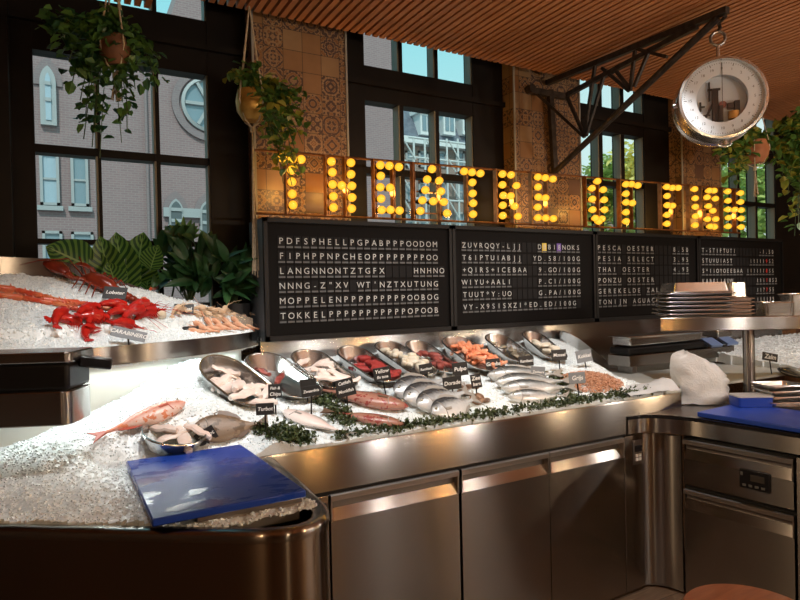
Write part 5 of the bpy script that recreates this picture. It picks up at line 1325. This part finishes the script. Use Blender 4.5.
def hanging(nm, lab, c, r, h, pmat, ztop, leafmat, trails, nleaf, lsize, seed, cord=True, tassel=.25, ropes=4, wide=1.0, second=None):
    """pot in a rope hanger; trails are end offsets (dx, dy, dz) of drooping shoots"""
    g = random.Random(seed); t = thing(nm, lab, 'hanging plant', c)
    part('pot', MB().lathe([(0, 0), (r*.55, 0), (r*.92, h*.3), (r, h*.62), (r*.86, h), (r*.80, h), (r*.8, h*.9), (0, h*.9)], 28, 0, T(c)), pmat, t, True)
    rp = MB()
    for k in range(ropes):
        a = 2*PI*k/ropes+.5; e = V((math.cos(a), math.sin(a), 0))
        rp.tube([V((c.x, c.y, ztop)), c+e*r*.9+V((0,0,h*1.05)), c+e*r*1.02+V((0,0,h*.6)), c+e*r*.6+V((0,0,.0)), c+V((0,0,-.035))], .004, 5)
    if ztop-c.z < 2: rp.tube([c+V((0,0,-.03)), c+V((0,0,-.055))], .012, 8)
    for k in range(7): rp.tube([c+V((0,0,-.05)), c+V((g.uniform(-.02,.02), g.uniform(-.02,.02), -.05-tassel*g.uniform(.8, 1)))], .0028, 4)
    part('rope_hanger', rp, ROPE, t, True)
    pts = []; vm = MB(); top = c+V((0,0,h))
    for k in range(len(trails)):
        e = V(trails[k]); m = V((e.x*.55, e.y*.55, max(.06, .10+e.z*.05))); m += V((g.uniform(-.03,.03),)*3)
        P = []
        for i in range(13):
            u = i/12; p = top*(1-u)**2 + (top+m)*2*u*(1-u) + (top+e)*u*u; P.append(p)
        vm.tube(P, .0022, 4)
        for i in range(int(nleaf*1.8)):
            u = g.random()**.8; p = P[min(12, int(u*12))]; pts.append(p+V((g.gauss(0,.022)*wide, g.gauss(0,.022)*wide, g.gauss(0,.018)*wide)))
    part('vines', vm, STEM, t, True)
    if second:
        a_, b_ = [p for i, p in enumerate(pts) if i % 3], [p for i, p in enumerate(pts) if i % 3 == 0]
        part('foliage', leaves(a_, lsize, rng=g, asp=.75, droop=.3), leafmat, t, True, smooth=False); part('foliage', leaves(b_, lsize, rng=g, asp=.75, droop=.3), second, t, True, smooth=False)
    else: part('foliage', leaves(pts, lsize, rng=g, asp=.75, droop=.3), leafmat, t, True, smooth=False)
    return t
cA = onY(115, 66, 2.95)
hanging('hanging_ivy', 'ivy in a brown pot on cotton ropes, hanging in front of the leftmost window', cA, .066, .13, TERRAD, 3.03, LEAF,
        [(-.20,-.02,.0),(-.26,.0,.02),(-.30,.02,-.02),(-.24,.05,-.08),(-.18,-.05,-.16),(-.14,.0,-.30),(-.12,.04,-.36),(-.09,-.03,-.42),(-.17,.0,-.24),(.02,-.05,-.30),(.05,.0,-.34),(.03,.03,-.27),(.10,-.02,-.15),(.16,.02,-.12),(.12,.05,-.06),(-.05,.0,.10),(.05,.02,.10),(.08,0,-.22),(-.21,0,-.05),(.17,0,-.22),(-.1,-.03,-.2),(-.10,-.02,-.50),(-.07,.0,-.54),(-.13,.02,-.46),(.04,-.02,-.42),(.02,.02,-.46)], 20, .050, 31, second=LEAFD, tassel=.12)
cB = onY(252, 121, 3.06)
hanging('hanging_fern', 'yellow green plant in a golden pot hanging at the left edge of the tiled pier', cB, .080, .15, GOLD, 3.02, LEAF,
        [(-.06,0,.10),(-.10,-.02,.05),(.02,-.03,.12),(.06,0,.08),(.14,-.02,.02),(.20,0,-.04),(.24,.02,-.10),(.27,-.02,-.16),(.22,0,-.2),(.16,-.04,-.25),(.12,0,-.32),(.17,.02,-.36),(.20,-.03,-.42),(.15,-.02,-.46),(.08,-.04,-.2),(.25,0,-.05),(.18,-.03,-.14),(.28,-.02,.02),(.27,.0,-.24),(.22,-.03,-.30),(.10,.0,-.12),(.05,-.04,-.05),(.10,-.16,-.34),(.16,-.17,-.40),(.20,-.16,-.46),(.14,-.18,-.50),(.06,-.15,-.26)], 16, .050, 32, second=LEAFY, tassel=.75)
cC = onY(755, 163, 2.62)
hanging('hanging_vine', 'vine in an orange brown pot with a rope tassel, below the dial scale', cC, .095, .16, TERRA, 3.02, LEAF,
        [(-.10,0,.06),(-.2,-.03,.02),(-.28,.0,-.05),(-.36,.03,-.10),(-.42,0,-.14),(-.34,.05,-.24),(-.24,-.02,-.28),(-.16,0,-.20),(.1,0,.06),(.18,.02,0),(.26,-.02,-.04),(.3,0,-.16),(-.30,0,-.32),(-.2,.03,-.36),(-.46,.02,-.08)], 17, .065, 33, second=LEAFY, tassel=.20)
cD = onY(806, 150, 2.55)
hanging('hanging_creeper', 'long trailing creeper hanging at the right edge of the photo', cD, .09, .14, TERRA, 3.02, LEAF,
        [(-.1,0,.1),(-.2,0,.05),(-.22,-.05,-.1),(-.16,0,-.3),(-.2,.05,-.42),(-.12,0,-.55),(-.05,0,-.7),(-.1,.04,-.8),(.0,-.04,-.9),(.05,0,-.6),(-.24,0,-.2),(-.18,.02,-.15),(.1,0,-.3),(-.05,-.05,-.25),(-.14,.0,-.65),(-.26,0,-.5),(-.2,-.04,-.75),(-.1,0,-1.0),(-.3,.0,.0),(-.28,.03,-.35)], 24, .07, 34, second=LEAFY, tassel=.2, wide=1.8)
# ================================================================== light
def lamp(kind, name, loc, power, color=(1,1,1), size=.1, aim=None, spot=None, blend=.5):
    l = bpy.data.lights.new(name, kind); l.energy = power; l.color = color
    if kind == 'SUN': l.angle = size
    else: l.shadow_soft_size = size
    o = bpy.data.objects.new(name, l); COL.objects.link(o); o.location = loc
    if aim is not None: o.rotation_euler = (V(aim)-V(loc)).to_track_quat('-Z', 'Y').to_euler()
    if spot: l.spot_size = math.radians(spot); l.spot_blend = blend
    return o
WARM = (1.0, .74, .46)
NEUT = (1.0, .97, .93)
for i, (X, sp_) in enumerate(((.45, 52), (1.15, 60), (1.85, 64), (2.65, 68))):
    lamp('SPOT', 'display_spotlight', (X, 1.75, 2.95), 82, NEUT, .035, (X+.1, 2.66, 1.1), sp_, .8)
lamp('SPOT', 'display_spotlight', (4.6, 1.2, 2.95), 90, NEUT, .035, (4.6, 2.5, 1.0), 60, .6)
lamp('SPOT', 'display_spotlight', (-.1, 1.9, 2.95), 28, NEUT, .035, (.1, 2.5, 1.1), 60, .6)
OR = (1.0, .52, .16); WH = (1.0, .93, .84)
for X, Y, P_, C_ in ((2.04, -1.0, 22, OR), (2.72, -1.0, 42, WH), (3.07, -1.0, 9, WH), (3.43, -1.0, 34, OR), (3.78, -1.0, 42, WH), (5.1, -1.0, 34, WARM), (.2, -1.4, 26, WARM), (-.6, .3, 9, (1.0, .60, .30)), (6.2, -.6, 50, WARM), (4.2, .8, 26, WH), (1.3, .35, 9, WARM)):
    lamp('POINT', 'pendant_and_fill_lamp', (X, Y, 1.92), P_, C_, .03)  # back row follows reflections in the steel; the others are added fill and tint
for px in (292, 342, 390, 432, 472, 510, 545, 600, 635, 672, 700, 735):
    X = onY(px, 190, 3.0).x
    lamp('POINT', 'sign_bulb_glow', (X+.03, 3.06, 2.13), 1.5, (1.0, .50, .10), .03)
def strip(name, p, q, power, color, wd=.02):
    p, q = V(p), V(q); l = bpy.data.lights.new(name, 'AREA'); l.shape = 'RECTANGLE'; l.size = (q-p).length; l.size_y = wd; l.energy = power; l.color = color
    o = bpy.data.objects.new(name, l); COL.objects.link(o); x = (q-p).normalized(); z = V((x.y*.35, -x.x*.35, -1))*-1; z = (z-x*z.dot(x)).normalized(); y = z.cross(x)
    m = (p+q)/2; o.matrix_world = Matrix(((x.x, y.x, z.x, m.x), (x.y, y.y, z.y, m.y), (x.z, y.z, z.z, m.z), (0,0,0,1)))
for a, b in zip(spath[1:-3:2], spath[3:-1:2]):
    strip('shelf_led_strip', (a[0]-.01, a[1]+.03, 1.299), (b[0]-.01, b[1]+.03, 1.299), 0.75*(V(b)-V(a)).length/.3, (.90, 1.0, .96))
lamp('SPOT', 'cabinet_fill_spot', (-1.0, 2.30, 2.75), 170, (1.0, .72, .44), .04, (2.85, 1.72, .72), 26, .7)  # added fill that warms the drawer cabinet, no known lamp there
lamp('SUN', 'sun', (0, -20, 30), 2.6, (1.0, .95, .88), .02, (14, 12, -6))
W = bpy.data.worlds.new('sky'); SC.world = W; W.use_nodes = True; nt = W.node_tree; nt.nodes.clear()
out = nt.nodes.new('ShaderNodeOutputWorld'); bg = nt.nodes.new('ShaderNodeBackground'); tc = nt.nodes.new('ShaderNodeTexCoord')
sx = nt.nodes.new('ShaderNodeSeparateXYZ'); rp = nt.nodes.new('ShaderNodeValToRGB')
nt.links.new(tc.outputs['Generated'], sx.inputs[0]); nt.links.new(sx.outputs[2], rp.inputs[0]); r2 = nt.nodes.new('ShaderNodeMapRange'); r2.inputs['From Min'].default_value = .62; r2.inputs['From Max'].default_value = .80; r2.inputs['To Max'].default_value = .75; nt.links.new(sx.outputs[0], r2.inputs[0])
mxw = nt.nodes.new('ShaderNodeMix'); mxw.data_type = 'RGBA'; nt.links.new(r2.outputs[0], mxw.inputs[0]); nt.links.new(rp.outputs[0], mxw.inputs[6]); mxw.inputs[7].default_value = (.92, 1.0, .98, 1); nt.links.new(mxw.outputs[2], bg.inputs[0]); nt.links.new(bg.outputs[0], out.inputs[0])
cr = rp.color_ramp; cr.elements[0].position = 0; cr.elements[0].color = (.80, .95, .95, 1); cr.elements[1].position = .45; cr.elements[1].color = (.30, .80, .92, 1)
e = cr.elements.new(.2); e.color = (.62, .93, .95, 1)
bg.inputs[1].default_value = 1.0
SC.view_settings.view_transform = 'Standard'; SC.view_settings.look = 'None'; SC.view_settings.gamma = 1; SC.view_settings.exposure = 0
SC.cycles.max_bounces = 8; SC.cycles.diffuse_bounces = 3; SC.cycles.glossy_bounces = 4; SC.cycles.transparent_max_bounces = 12
SC.cycles.sample_clamp_indirect = 4; SC.cycles.caustics_reflective = False; SC.cycles.caustics_refractive = False
SC.cycles.use_denoising = True
